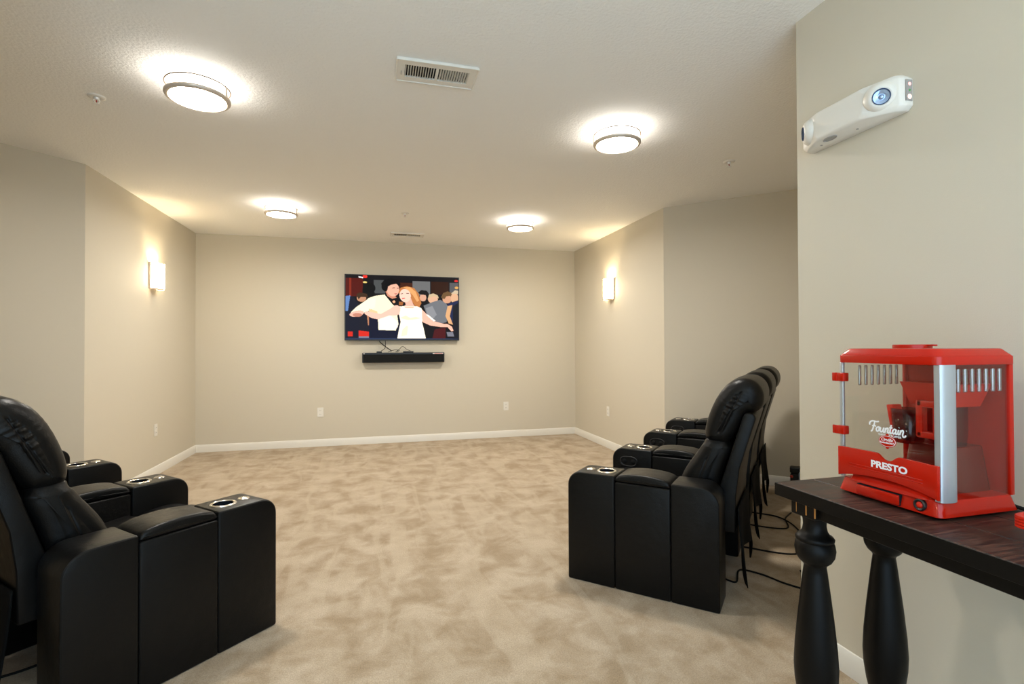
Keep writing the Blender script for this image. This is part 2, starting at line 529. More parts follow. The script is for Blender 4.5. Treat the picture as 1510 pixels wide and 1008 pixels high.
def seat_wr(v0, v1):
    def f(k, u, z, v, t):
        push = 0.022 * math.sin(min(1, max(0, t)) * PI) if z > 0.4 else 0
        push -= 0.020 * math.exp(-((u - 0.26) / 0.022) ** 2) if z > 0.4 else 0
        push += 0.003 * math.sin(v * 42 + u * 25) if z > 0.4 else 0
        return push
    return f

def arm_body():
    bm = bmesh.new()
    def rounded(u0, u1, h, rf, rr):
        pts = [(-u0, 0)]
        n = 8
        if rf > 0:
            for i in range(n + 1):
                a = PI / 2 * i / n
                pts.append((-(u0 + rf - rf * math.cos(a)), h - rf + rf * math.sin(a)))
        else: pts.append((-u0, h))
        if rr > 0:
            for i in range(n + 1):
                a = PI / 2 * i / n
                pts.append((-(u1 - rr + rr * math.sin(a)), h - rr + rr * math.cos(a)))
        else: pts.append((-u1, h))
        pts.append((-u1, 0))
        return pts
    for (u0, u1, h, rf, rr) in ((0.0, 0.272, 0.602, 0.075, 0), (0.2725, 0.5665, 0.572, 0, 0), (0.567, 0.80, 0.600, 0, 0.085)):
        prism(rounded(u0, u1, h, rf, rr), 0.0, ARMW, 'x', bev=0.011, seg=3, bm=bm)
    return bm

_arm = {}
def make_arm(parent, v, s, control):
    a = bpy.data.objects.new('arm', None)
    key = s
    if key not in _arm:
        o = obj('arm', mirror_bm(arm_body(), s), 'leather', auto=0.5)
        c1 = obj('cutter', lathe([(0, 0.5), (0.041, 0.5), (0.041, 0.66), (0, 0.66)], 32, mtx=Matrix.Translation((s * ARMW / 2, -0.195, 0))), None)
        boolean_cut(o, [c1])
        for p in o.data.polygons: p.use_smooth = True
        _arm[key] = o.data; o.data.materials.clear(); o.data.materials.append(M['leather'])
        bpy.data.objects.remove(o)
    bpy.data.objects.remove(a)
    arm = bpy.data.objects.new('arm', _arm[key]); COL.objects.link(arm)
    md = arm.modifiers.new('edges', 'EDGE_SPLIT'); md.split_angle = 0.6
    arm.parent = parent; arm.location = (s * v, 0, 0)
    cx = s * ARMW / 2
    # storage lid pad
    lid = [(0.279, 0.573), (0.277, 0.592), (0.290, 0.606), (0.34, 0.617), (0.42, 0.622), (0.50, 0.617), (0.548, 0.606), (0.561, 0.592), (0.559, 0.573), (0.42, 0.572)]
    obj('storage_lid', mirror_bm(pillow(lid, 0.003, ARMW - 0.003, 0.016, None, 40, 20), s), 'leather', arm, True)
    # cup holder
    T = Matrix.Translation((cx, -0.195, 0))
    rim = obj('cup_holder', lathe([(0.0405, 0.598), (0.041, 0.6045), (0.045, 0.6065), (0.051, 0.6058), (0.055, 0.6025), (0.055, 0.600), (0.0405, 0.598)], 40, mtx=T), 'chrome', arm, True)
    obj('cup_well', lathe([(0.0405, 0.603), (0.039, 0.54), (0.036, 0.518), (0.0, 0.516)], 32, mtx=T), 'cup', rim, True)
    T = Matrix.Translation((cx, -0.100, 0.0015))
    b = obj('control_button', lathe([(0, 0.6075), (0.012, 0.607), (0.0135, 0.605), (0.016, 0.6045), (0.024, 0.6035), (0.026, 0.600)], 28, mtx=T), 'chrome', arm, True)
    if control:
        # oval recline control set into the side that faces the seat on the far hand
        bm = bmesh.new()
        for (rx, rz, x0, x1) in ((0.062, 0.036, -0.0055, 0.003),):
            n = 36
            A = []; 
            for (sc_, xx) in ((1.0, 0.001), (0.98, -0.004), (0.90, -0.0055), (0.80, -0.003), (0.76, 0.001)):
                ringv = []
                for i in range(n):
                    t = 2 * PI * i / n
                    c, sn = math.cos(t), math.sin(t)
                    ex = abs(c) ** 0.75 * (1 if c > 0 else -1); ez = abs(sn) ** 0.75 * (1 if sn > 0 else -1)
                    ringv.append(bm.verts.new((xx, -0.115 + rx * sc_ * ex, 0.515 + rz * sc_ * ez)))
                A.append(ringv)
            for P_, Q in zip(A, A[1:]):
                for i in range(n): bm.faces.new((P_[i], P_[(i + 1) % n], Q[(i + 1) % n], Q[i]))
        cb = obj('recline_control', mirror_bm(bm, s), 'blackplastic', arm, True)
        for uu in (0.085, 0.145):
            bm = lathe([(0, 0.004), (0.014, 0.003), (0.017, 0.0)], 20, None, Matrix.Translation((-0.0015, -uu, 0.515)) @ Matrix.Rotation(-PI / 2, 4, 'Y'))
            obj('control_key', mirror_bm(bm, s), 'matteblack', cb, True)
    return arm

HEAD = [(0.712, 0.800), (0.700, 0.832), (0.708, 0.890), (0.735, 0.970), (0.770, 1.040), (0.812, 1.092), (0.865, 1.122), (0.920, 1.120), (0.958, 1.090), (0.974, 1.045), (0.968, 1.0), (0.945, 0.970), (0.90, 0.945), (0.86, 0.875), (0.81, 0.80), (0.755, 0.785)]
LUMB = [(0.545, 0.47), (0.572, 0.575), (0.602, 0.640), (0.645, 0.705), (0.686, 0.765), (0.708, 0.796), (0.755, 0.805), (0.805, 0.79), (0.818, 0.750), (0.782, 0.650), (0.735, 0.50), (0.69, 0.425), (0.60, 0.415)]
SEAT = [(0.030, 0.36), (0.028, 0.42), (0.055, 0.462), (0.14, 0.478), (0.26, 0.474), (0.40, 0.466), (0.54, 0.455), (0.60, 0.42), (0.59, 0.34), (0.40, 0.31), (0.20, 0.31), (0.06, 0.32)]

_seatparts = {}
def build_seat(root, s):
    v0, v1 = ARMW + 0.004, PITCHV - 0.004
    if s not in _seatparts:
        L = []
        L.append(('seat_cushion', pillow(SEAT, v0, v1, 0.035, seat_wr(v0, v1)), 'leather', True))
        L.append(('back_cushion', pillow(LUMB, v0 + 0.011, v1 - 0.011, 0.050, back_wr(v0, v1), 110, 50, 10, lumb_cap, 26), 'leather', True))
        L.append(('headrest', pillow(HEAD, v0 + 0.011, v1 - 0.011, 0.060, head_wr(v0 + 0.011, v1 - 0.011), 170, 70, 12, head_cap, 34), 'leather', True))
        # rear shell: thick board with rounded top, leaning
        shell = [(0.700, 0.33), (0.742, 0.47), (0.800, 0.66), (0.885, 0.940), (0.893, 0.953), (0.908, 0.958), (0.928, 0.955), (0.943, 0.945), (0.946, 0.928), (0.868, 0.665), (0.850, 0.52), (0.845, 0.33)]
        L.append(('back_shell', prism([(-a, b) for a, b in shell], v0 + 0.012, v1 - 0.012, 'x', bev=0.010, seg=3), 'leather', None))
        L.append(('seat_base', box(v0, v1, -0.60, -0.10, 0.03, 0.308, 0.006), 'lining', None))
        fr = [(0.045, 0.07), (0.030, 0.10), (0.026, 0.22), (0.030, 0.335), (0.05, 0.352), (0.085, 0.335), (0.095, 0.20), (0.085, 0.08)]
        L.append(('footrest', pillow(fr, v0, v1, 0.02, None, 48, 24), 'leather', True))
        # loose cloth flap that hangs from the rear shell
        bm = bmesh.new(); rows = []
        nz, nv = 14, 28
        for th in (0, 0.005):
            g = []
            for iz in range(nz + 1):
                t = iz / nz; z = 0.46 - t * 0.40
                r = []
                for iv in range(nv + 1):
                    q = iv / nv
                    zz = z + 0.15 * t * (lambda w: w * w * (3 - 2 * w))(min(1, max(0, (min(q, 1 - q) - 0.10) / 0.28))) - 0.02 * t * q
                    uu = 0.856 + 0.012 * t + 0.018 * math.sin(q * 9 + t * 2) * t + 0.03 * t * t * abs(q - 0.5) + th
                    r.append(bm.verts.new((v0 + 0.015 + (v1 - v0 - 0.03) * q, -uu, zz)))
                g.append(r)
            rows.append(g)
        A, B = rows
        for iz in range(nz):
            for iv in range(nv):
                bm.faces.new((A[iz][iv], A[iz][iv + 1], A[iz + 1][iv + 1], A[iz + 1][iv]))
                bm.faces.new((B[iz][iv], B[iz + 1][iv], B[iz + 1][iv + 1], B[iz][iv + 1]))
        def edge(la, lb):
            for i in range(len(la) - 1): bm.faces.new((la[i], lb[i], lb[i + 1], la[i + 1]))
        edge(A[0], B[0]); edge(A[-1], B[-1]); edge([r[0] for r in A], [r[0] for r in B]); edge([r[-1] for r in A], [r[-1] for r in B])
        L.append(('rear_flap', bm, 'lining', True))
        D = []
        for nm, bm, m, sm in L:
            o = obj(nm, mirror_bm(bm, s), m, None, bool(sm), None if sm else 0.5)
            D.append((nm, o.data)); bpy.data.objects.remove(o)
        _seatparts[s] = D
    for nm, me in _seatparts[s]:
        o = bpy.data.objects.new(nm, me); COL.objects.link(o); o.parent = root

def recliner_row(base, ang, s, labels, group):
    """base: outer front floor corner of the first arm; local +x*s runs along the row, local -y is backwards"""
    R = Matrix.Rotation(ang, 4, 'Z')
    for k, lab in enumerate(labels):
        p = Vector((base[0], base[1], 0)) + R @ Vector((s * k * PITCHV, 0, 0))
        t = thing('recliner', lab, 'recliner', p, ang, group)
        build_seat(t, s)
        make_arm(t, 0.0, s, control=(s > 0 and k > 0))
        if k == len(labels) - 1: make_arm(t, PITCHV, s, control=(s > 0))

recliner_row((1.03, 2.68), PI / 4, 1,
    ['black leather recliner beside the dark console table, showing its whole outer arm',
     'black leather recliner in the middle of the row behind the console table',
     'black leather recliner next to the slanted wall, last of the row behind the console table'],
    'recliners in the row by the console table')
recliner_row((-0.465, 2.59), -PI / 4, -1,
    ['black leather recliner across the room from the console table, its outer arm broadside and uncovered',
     'black leather recliner in the middle of the row across the room from the console table',
     'mostly hidden black leather recliner by the slanted wall, across the room from the table'],
    'recliners in the row across from the console table')

# ================================================================== CEILING LIGHTS
def ceiling_light(x, y, label):
    t = thing('ceiling_light', label, 'ceiling light', (x, y, H), 0.3, 'round flush ceiling lights')
    obj('diffuser', lathe([(0.132, -0.083), (0.128, -0.090), (0.0, -0.092)], 48), 'lamp', t, True)
    obj('side_glass', lathe([(0.132, 0.0), (0.132, -0.083)], 48), 'lampside', t, True)
    obj('upper_ring', ring(0.153, 0.0035, -0.030, 56, 8, 1.0, 1.2), 'darknickel', t, True)
    obj('lower_ring', lathe([(0.134, -0.084), (0.134, -0.096), (0.140, -0.100), (0.152, -0.096), (0.157, -0.088), (0.157, -0.080), (0.150, -0.078), (0.134, -0.084)], 56), 'nickel', t, True)
    for k in range(2):
        a = -0.30 - YAW + k * PI
        bm = box(-0.004, 0.004, -0.009, 0.009, -0.090, -0.026, 0.0015, 1, Matrix.Rotation(a, 4, 'Z') @ Matrix.Translation((0.152, 0, 0)))
        obj('bracket', bm, 'nickel', t)
    return t
ceiling_light(-0.945, 3.058, 'round drum ceiling light over the recliners across the room from the console table')
ceiling_light(1.540, 3.064, 'round drum ceiling light over the recliners beside the console table')
ceiling_light(-0.955, 5.525, 'round drum ceiling light near the television wall, on the side away from the console table')
ceiling_light(1.560, 5.515, 'round drum ceiling light near the television wall, on the console table side')

# ================================================================== WALL SCONCES
def sconce(x, y, z, ang, label):
    """local +y points out of the wall"""
    t = thing('wall_sconce', label, 'wall lamp', (x, y, z), ang, 'half-round wall lamps')
    bm = box(-0.088, 0.088, 0.0005, 0.010, -0.130, 0.130, 0.003)
    obj('back_plate', bm, 'nickel', t)
    # frosted half-round shade, open above and below
    prof_o, prof_i = [], []
    n = 24
    bm = bmesh.new(); rows = []
    for (rx, ry) in ((0.092, 0.096), (0.089, 0.093)):
        for zz in (-0.120, 0.122):
            rows.append([bm.verts.new((rx * math.cos(PI * i / n), 0.008 + ry * math.sin(PI * i / n), zz)) for i in range(n + 1)])
    a, b, c, d = rows
    for i in range(n):
        bm.faces.new((a[i], a[i + 1], b[i + 1], b[i])); bm.faces.new((c[i], d[i], d[i + 1], c[i + 1]))
        bm.faces.new((a[i], c[i], c[i + 1], a[i + 1])); bm.faces.new((b[i], b[i + 1], d[i + 1], d[i]))
    for i in (0, n): bm.faces.new((a[i], b[i], d[i], c[i]))
    obj('shade', bm, 'sconce', t, auto=0.6)
    for zz in (-0.133, -0.105, 0.107, 0.131):
        pts = [(0.0955 * math.cos(PI * i / 20), 0.009 + 0.0995 * math.sin(PI * i / 20), zz) for i in range(21)]
        obj('band', tube(pts, 0.0032, 6, sub=0), 'nickel', t, True)
    for sx in (-1, 1):
        obj('side_strip', box(sx * 0.0945 - 0.0035, sx * 0.0945 + 0.0035, 0.001, 0.020, -0.136, 0.134, 0.001, 1), 'nickel', t)
    # bottom cap that leaves a gap along the glass
    pts = [(0.083 * math.cos(PI * i / 16), 0.010 + 0.086 * math.sin(PI * i / 16)) for i in range(17)]
    obj('bottom_cap', prism(pts, -0.128, -0.123, 'z'), 'nickel', t)
    obj('bulb', lathe([(0, 0.045), (0.012, 0.042), (0.02, 0.025), (0.02, -0.05), (0, -0.055)], 16, mtx=Matrix.Translation((0, 0.05, 0))), 'bulb', t, True)
    return t
sconce(XL, 5.86, 2.03, -PI / 2, 'lit half-round wall lamp past the recliners across from the console table')
sconce(XR, 5.86, 2.03, PI / 2, 'lit half-round wall lamp past the recliners beside the console table')
sconce(NXR, 0.10, 2.03, PI / 2, 'lit half-round wall lamp on the wall of the emergency light, past the console table')
sconce(NXL, 0.10, 2.03, -PI / 2, 'lit half-round wall lamp on the wall facing the emergency light')

# ================================================================== CEILING VENTS
def vent(cx, cy, label):
    t = thing('ceiling_vent', label, 'air vent', (cx, cy, H), 0, 'ceiling air vents')
    hw, hh = 0.205, 0.102
    obj('backing', box(-0.175, 0.175, -0.068, 0.068, -0.003, -0.0005), 'dark', t)
    bm = bmesh.new()
    iw, ih = 0.165, 0.058
    for (x0, x1, y0, y1) in ((-hw, hw, -hh, -ih), (-hw, hw, ih, hh), (-hw, -iw, -ih, ih), (iw, hw, -ih, ih), (-0.007, 0.007, -ih, ih)):
        bm_box(bm, x0, x1, y0, y1, -0.012, -0.0005)
    obj('frame', bm, 'whiteplastic', t)
    bm = bmesh.new()
    for y in (-hh, hh): bm_box(bm, -hw, hw, y - 0.004, y + 0.004, -0.016, -0.0005, 0.002, 1)
    for x in (-hw, hw): bm_box(bm, x - 0.004, x + 0.004, -hh, hh, -0.016, -0.0005, 0.002, 1)
    obj('frame_lip', bm, 'whiteplastic', t)
    me = None
    for side in (-1, 1):
        for k in range(12):
            x = side * (0.0135 + k * 0.0129 + 0.004)
            mt = Matrix.Translation((x, 0, -0.0068)) @ Matrix.Rotation(-side * 0.55, 4, 'Y')
            obj('slat', box(-0.0008, 0.0008, -ih, ih, -0.0062, 0.0055, 0, 1, mt), 'whiteplastic', t)
    obj('damper_lever', box(-0.184, -0.180, 0.005, 0.030, -0.020, -0.011, 0.001, 1), 'greyplastic', t)
    return t
vent(0.295, 2.642, 'white slatted ceiling air vent between the two ceiling lights over the recliners')
vent(0.350, 6.535, 'white slatted ceiling air vent above the television')

# ================================================================== SPRINKLERS
def sprinkler(x, y, label):
    t = thing('fire_sprinkler', label, 'sprinkler', (x, y, H), 0.4, 'ceiling sprinklers')
    obj('escutcheon', lathe([(0.044, 0.0), (0.043, -0.004), (0.033, -0.008), (0.018, -0.007), (0.014, -0.004)], 32), 'whiteplastic', t, True)
    bm = lathe([(0.013, -0.002), (0.013, -0.014), (0.009, -0.018), (0, -0.018)], 20)
    for s in (-1, 1): tube([(s * 0.010, 0, -0.014), (s * 0.014, 0, -0.025), (s * 0.003, 0, -0.040)], 0.0024, 6, bm, 4)
    obj('frame', bm, 'brightmetal', t, True)
    obj('glass_bulb', lathe([(0, -0.018), (0.003, -0.020), (0.003, -0.036), (0, -0.038)], 10), 'sprred', t, True)
    obj('deflector', lathe([(0, -0.039), (0.016, -0.040), (0.017, -0.0425), (0, -0.043)], 20), 'brightmetal', t)
sprinkler(-1.56, 3.38, 'small white ceiling sprinkler over the recliners across from the console table')
sprinkler(2.644, 3.356, 'small white ceiling sprinkler over the recliners beside the console table')
sprinkler(0.272, 5.51, 'small white ceiling sprinkler between the vent and lights by the television')

# ================================================================== OUTLETS
def outlet(x, y, z, ang, label, group=None):
    t = thing('wall_outlet', label, 'outlet', (x, y, z), ang, group)
    obj('cover_plate', box(-0.038, 0.038, 0.0005, 0.0065, -0.062, 0.062, 0.003), 'whiteplastic', t)
    for s in (-1, 1):
        f = obj('receptacle', lathe([(0, 0.0085), (0.0155, 0.0085), (0.0165, 0.006)], 20, mtx=Matrix.Translation((0, 0, s * 0.025)) @ Matrix.Rotation(-PI / 2, 4, 'X')), 'whiteplastic', t)
        bm = bmesh.new()
        for dx in (-0.006, 0.006): bm_box(bm, dx - 0.0012, dx + 0.0012, 0.0085, 0.0092, s * 0.025 - 0.004, s * 0.025 + 0.006)
        obj('slot', bm, 'dark', f)
    return t
outlet(-0.747, YB, 0.448, PI, 'white outlet on the television wall, on the side away from the console table')
outlet(1.781, YB, 0.448, PI, 'white outlet on the television wall, on the console table side of the soundbar')
outlet(XL, 5.94, 0.462, -PI / 2, 'white outlet on the side wall across from the console table, below a wall lamp')
outlet(XR, 5.97, 0.470, PI / 2, 'white outlet on the side wall past the console table recliners, below a wall lamp')

# ================================================================== TELEVISION
def tv_picture(nx=340, ny=192, w=1.50, h=0.85):
    """generic dancing couple before a crowd, printed into a colour attribute on a flat grid"""
    def hexc(r, g, b): return tuple(((c / 255) ** 2.2) for c in (r, g, b))
    shapes = []   # later shapes paint over earlier ones; coordinates 0..1 (x right, y down), aspect handled
    E = lambda cx, cy, rx, ry, col, rot=0: shapes.append(('e', cx, cy, rx, ry, col, rot))
    P = lambda pts, col: shapes.append(('p', pts, col))
    # backdrop
    P([(0, 0), (1, 0), (1, 1), (0, 1)], hexc(20, 18, 22))
    P([(0, .05), (.15, .05), (.14, .33), (0, .33)], hexc(75, 20, 14))
    P([(.03, .05), (.05, .05), (.05, .33), (.03, .33)], hexc(120, 40, 25))
    P([(.24, .07), (.34, .07), (.34, .28), (.24, .28)], hexc(70, 72, 72))
    P([(.58, .07), (.74, .07), (.74, .30), (.58, .30)], hexc(98, 98, 98))
    P([(.75, .07), (.91, .07), (.91, .28), (.75, .28)], hexc(45, 24, 14))
    P([(.92, .08), (1, .08), (1, .30), (.92, .30)], hexc(80, 80, 82))
    P([(.45, .10), (.58, .10), (.58, .24), (.45, .24)], hexc(62, 32, 18))
    E(.165, .02, .02, .025, hexc(230, 50, 40)); P([(.11, .02), (.15, .03), (.15, .05), (.11, .04)], hexc(225, 225, 225))
    E(.165, .11, .018, .014, hexc(220, 190, 110)); E(.98, .05, .018, .015, hexc(200, 40, 40)); E(.985, .16, .018, .02, hexc(200, 150, 80))
    E(.20, .20, .055, .085, hexc(12, 11, 12)); E(.20, .28, .05, .05, hexc(15, 13, 14))
    # crowd on the left
    P([(0, .34), (.06, .33), (.10, .42), (.16, .60), (.10, 1), (0, 1)], hexc(22, 24, 38))
    P([(0, .33), (.04, .32), (.02, .56), (0, .56)], hexc(90, 120, 170))
    E(.135, .36, .04, .055, hexc(180, 130, 100)); P([(.09, .30), (.12, .27), (.18, .29), (.19, .34), (.13, .34), (.11, .38)], hexc(60, 42, 28))
    P([(.12, .55), (.24, .55), (.24, 1), (.12, 1)], hexc(24, 25, 36)); P([(.18, .60), (.205, .60), (.21, .78), (.19, .78)], hexc(170, 115, 85))
    P([(.02, .88), (.06, .88), (.06, .95), (.02, .95)], hexc(190, 40, 30)); P([(.11, .86), (.20, .88), (.20, .96), (.11, .95)], hexc(195, 40, 30))
    P([(.11, .95), (.22, .95), (.22, .99), (.11, .99)], hexc(110, 110, 125))
    # crowd on the right
    E(.675, .33, .03, .06, hexc(200, 150, 125)); P([(.63, .25), (.66, .21), (.71, .22), (.73, .27), (.72, .34), (.70, .29), (.65, .28)], hexc(22, 20, 22))
    E(.765, .35, .045, .07, hexc(205, 160, 130)); P([(.72, .34), (.73, .28), (.77, .26), (.81, .29), (.82, .34), (.78, .30)], hexc(190, 165, 130))
    P([(.68, .46), (.76, .40), (.83, .36), (.88, .40), (.92, .50), (.89, .72), (.80, .76), (.72, .66)], hexc(104, 106, 110))
    P([(.70, .50), (.76, .46), (.80, .60), (.76, .68), (.72, .64)], hexc(130, 131, 134))
    E(.895, .345, .042, .07, hexc(196, 145, 115)); P([(.84, .32), (.86, .25), (.90, .22), (.945, .25), (.95, .29), (.89, .30), (.87, .35)], hexc(100, 75, 48))
    E(.965, .33, .035, .09, hexc(205, 160, 125)); P([(.93, .26), (.97, .20), (1, .21), (1, .26)], hexc(190, 170, 140))
    P([(.90, .42), (1, .36), (1, .72), (.95, .74), (.91, .60)], hexc(30, 38, 70))
    P([(.90, .46), (.945, .44), (.92, .62), (.95, .76), (.91, .74), (.88, .62)], hexc(205, 155, 110))
    P([(.95, .46), (1, .40), (1, 1), (.95, 1)], hexc(24, 26, 34))
    P([(.72, .76), (.92, .76), (.93, 1), (.72, 1)], hexc(18, 16, 22)); P([(.78, .84), (.88, .80), (.88, .98), (.76, .98)], hexc(70, 20, 24))
    P([(.89, .88), (.95, .88), (.96, .95), (.90, .95)], hexc(110, 110, 120))
    # the man's trousers, jacket, shirt
    P([(.20, .60), (.48, .66), (.48, 1), (.20, 1)], hexc(14, 18, 40))
    P([(.19, .36), (.25, .32), (.335, .295), (.40, .40), (.44, .56), (.455, .76), (.43, .86), (.28, .85), (.275, .66), (.22, .52)], hexc(240, 228, 190))
    P([(.30, .64), (.36, .58), (.45, .72), (.45, .80), (.42, .855), (.285, .845), (.28, .68)], hexc(250, 236, 212))
    P([(.19, .37), (.26, .36), (.25, .50), (.18, .57), (.06, .64), (.045, .58), (.09, .50)], hexc(246, 234, 200))
    P([(.20, .52), (.27, .56), (.28, .64), (.20, .62)], hexc(212, 188, 140))
    P([(.335, .30), (.38, .27), (.45, .36), (.45, .46), (.41, .46)], hexc(16, 14, 18)); P([(.40, .40), (.42, .38), (.43, .41), (.415, .43)], hexc(225, 160, 120))
    # his head
    P([(.34, .24), (.38, .24), (.44, .34), (.40, .36), (.36, .32)], hexc(190, 125, 100))
    E(.408, .215, .055, .105, hexc(222, 165, 140), 0.15)
    P([(.31, .21), (.305, .12), (.335, .06), (.39, .035), (.45, .06), (.475, .12), (.465, .16), (.44, .12), (.39, .14), (.365, .17), (.36, .22), (.345, .25), (.325, .235)], hexc(12, 10, 14))
    P([(.40, .185), (.425, .178), (.425, .188), (.402, .195)], hexc(40, 25, 25)); P([(.44, .185), (.458, .185), (.457, .195), (.442, .195)], hexc(40, 25, 25))
    P([(.42, .275), (.447, .272), (.445, .285), (.425, .288)], hexc(170, 80, 75))
    # her hair, neck, head
    P([(.455, .26), (.475, .18), (.53, .155), (.595, .18), (.635, .27), (.66, .42), (.64, .49), (.60, .46), (.57, .38), (.56, .30), (.50, .22), (.48, .30)], hexc(178, 112, 62))
    P([(.50, .17), (.56, .17), (.61, .24), (.64, .38), (.62, .40), (.585, .30), (.54, .22)], hexc(212, 152, 96))
    P([(.46, .40), (.50, .41), (.49, .46), (.46, .46)], hexc(150, 90, 50))
    P([(.51, .36), (.565, .34), (.59, .45), (.62, .50), (.49, .50), (.52, .45)], hexc(228, 170, 150))
    E(.515, .305, .050, .105, hexc(240, 192, 172), -0.2)
    P([(.475, .275), (.497, .268), (.497, .278), (.476, .284)], hexc(70, 40, 35)); P([(.525, .262), (.55, .262), (.549, .272), (.526, .273)], hexc(70, 40, 35))
    P([(.485, .345), (.512, .338), (.512, .352), (.49, .360)], hexc(205, 60, 60))
    # her dress and arms
    P([(.46, .475), (.62, .47), (.66, .50), (.685, .60), (.665, .72), (.68, .82), (.70, .985), (.445, .985), (.46, .84), (.475, .72), (.46, .60)], hexc(250, 238, 214))
    P([(.50, .475), (.60, .475), (.585, .505), (.52, .505)], hexc(232, 178, 156))
    P([(.47, .66), (.52, .62), (.56, .66), (.61, .64), (.655, .66), (.60, .68), (.54, .69)], hexc(232, 214, 180))
    P([(.49, .85), (.53, .78), (.54, .80), (.53, .93), (.48, .95)], hexc(228, 212, 186))
    P([(.45, .46), (.475, .50), (.465, .60), (.43, .62), (.38, .62), (.28, .685), (.22, .665), (.16, .60), (.17, .56), (.24, .58), (.30, .60), (.38, .52), (.42, .465)], hexc(232, 180, 160))
    E(.095, .60, .062, .045, hexc(224, 172, 152), -0.2); E(.10, .62, .04, .03, hexc(180, 120, 100))
    P([(.665, .52), (.70, .58), (.76, .70), (.86, .745), (.90, .75), (.94, .79), (.955, .86), (.935, .87), (.90, .80), (.84, .80), (.74, .775), (.67, .72), (.665, .62)], hexc(228, 172, 150))
    P([(.70, .60), (.72, .60), (.79, .70), (.77, .71)], hexc(250, 238, 220))
    P([(0, .975), (1, .985), (1, 1), (0, 1)], hexc(40, 50, 75))
    def inside(s, x, y):
        if s[0] == 'e':
            dx, dy = (x - s[1]) * 1.77, (y - s[2]); c, sn = math.cos(s[6]), math.sin(s[6])
            a, b = dx * c + dy * sn, -dx * sn + dy * c
            return (a / (s[3] * 1.77)) ** 2 + (b / s[4]) ** 2 < 1
        pts = s[1]; ins = False; j = len(pts) - 1
        for i in range(len(pts)):
            xi, yi = pts[i]; xj, yj = pts[j]
            if (yi > y) != (yj > y) and x < (xj - xi) * (y - yi) / (yj - yi) + xi: ins = not ins
            j = i
        return ins
    N = (nx + 1) * (ny + 1)
    cols = [None] * N
    for s in shapes:
        if s[0] == 'e': x0, x1, y0, y1, col = s[1] - s[3] * 1.5, s[1] + s[3] * 1.5, s[2] - s[4] * 1.5, s[2] + s[4] * 1.5, s[5]
        else: x0, x1, y0, y1, col = min(p[0] for p in s[1]), max(p[0] for p in s[1]), min(p[1] for p in s[1]), max(p[1] for p in s[1]), s[2]
        for iy in range(max(0, int(y0 * ny) - 1), min(ny, int(y1 * ny) + 2) + 1):
            for ix in range(max(0, int(x0 * nx) - 1), min(nx, int(x1 * nx) + 2) + 1):
                if cols[iy * (nx + 1) + ix] is None or inside(s, ix / nx + 1e-4, iy / ny + 1e-4):
                    if s is shapes[0] or inside(s, ix / nx + 1e-4, iy / ny + 1e-4): cols[iy * (nx + 1) + ix] = col
    verts = [((ix / nx - 0.5) * w, 0, (0.5 - iy / ny) * h) for iy in range(ny + 1) for ix in range(nx + 1)]
    faces = [(iy * (nx + 1) + ix, (iy + 1) * (nx + 1) + ix, (iy + 1) * (nx + 1) + ix + 1, iy * (nx + 1) + ix + 1) for iy in range(ny) for ix in range(nx)]
    me = bpy.data.meshes.new('screen'); me.from_pydata(verts, [], faces)
    at = me.color_attributes.new('picture', 'FLOAT_COLOR', 'POINT')
    base = shapes[0][2]
    flat = []
    for c in cols:
        c = c or base; flat += [c[0], c[1], c[2], 1.0]
    at.data.foreach_set('color', flat)
    return me

tv = thing('television', 'flat television on the back wall showing a dancing couple', 'television', (0.326, YB, 1.838))
obj('wall_mount', box(-0.25, 0.25, -0.028, -0.001, -0.2, 0.2), 'matteblack', tv)
obj('casing', box(-0.765, 0.765, -0.068, -0.028, -0.441, 0.441, 0.004), 'blackplastic', tv)
obj('bezel', prism([(-0.766, -0.442), (0.766, -0.442), (0.766, 0.442), (-0.766, 0.442)], -0.074, -0.066, 'y', 0.002, 1), 'blackplastic', tv)
sm, snt, sb = newmat('television_picture')
ca = snt.nodes.new('ShaderNodeVertexColor'); ca.layer_name = 'picture'
sb.inputs['Base Color'].default_value = (0.01, 0.01, 0.01, 1); sb.inputs['Roughness'].default_value = 0.3; sb.inputs['Specular IOR Level'].default_value = 0.05
snt.links.new(ca.outputs['Color'], sb.inputs['Emission Color']); sb.inputs['Emission Strength'].default_value = 1.0
scr = link_mesh('screen', tv_picture(w=1.505, h=0.862), sm, tv)
scr.location = (0, -0.0752, 0.002)
scr['label'] = 'screen with a couple in cream clothes dancing in a crowd'

# soundbar and leads
sbx = thing('soundbar', 'long black soundbar on the wall under the television', 'soundbar', (0.333, YB, 1.163))
obj('body', box(-0.548, 0.548, -0.098, -0.012, -0.068, 0.068, 0.008, 3), 'blackplastic', sbx)
obj('grille', box(-0.535, 0.535, -0.101, -0.097, -0.060, 0.045, 0.001, 1), 'matteblack', sbx)
obj('wall_bracket', box(-0.4, 0.4, -0.013, -0.001, -0.03, 0.03), 'matteblack', sbx)
st = obj('sticker', box(0.385, 0.530, -0.1015, -0.0985, 0.046, 0.062), 'sticker', sbx)
obj('sticker_print', box(0.41, 0.52, -0.1025, -0.1012, 0.049, 0.057), 'stickerred', st)
obj('logo', box(-0.535, -0.515, -0.0992, -0.0975, 0.050, 0.060), 'sticker', sbx)
SB = 1.163 + 0.068
for (x0, x1, lab) in ((-0.03, 0.04, 'small black plug box on the soundbar under the slack television lead'), (0.32, 0.46, 'flat black adapter on top of the soundbar at the end of the peaked lead')):
    tag(obj('adapter', box(x0, x1, YB - 0.085, YB - 0.045, SB + 0.0005, SB + 0.019, 0.004), 'blackplastic'), lab, 'adapter')
def cord(name, pts, r, label, cat='cable', group=None):
    return tag(obj(name, tube(pts, r, 8), 'matteblack', None, True), label, cat, group)
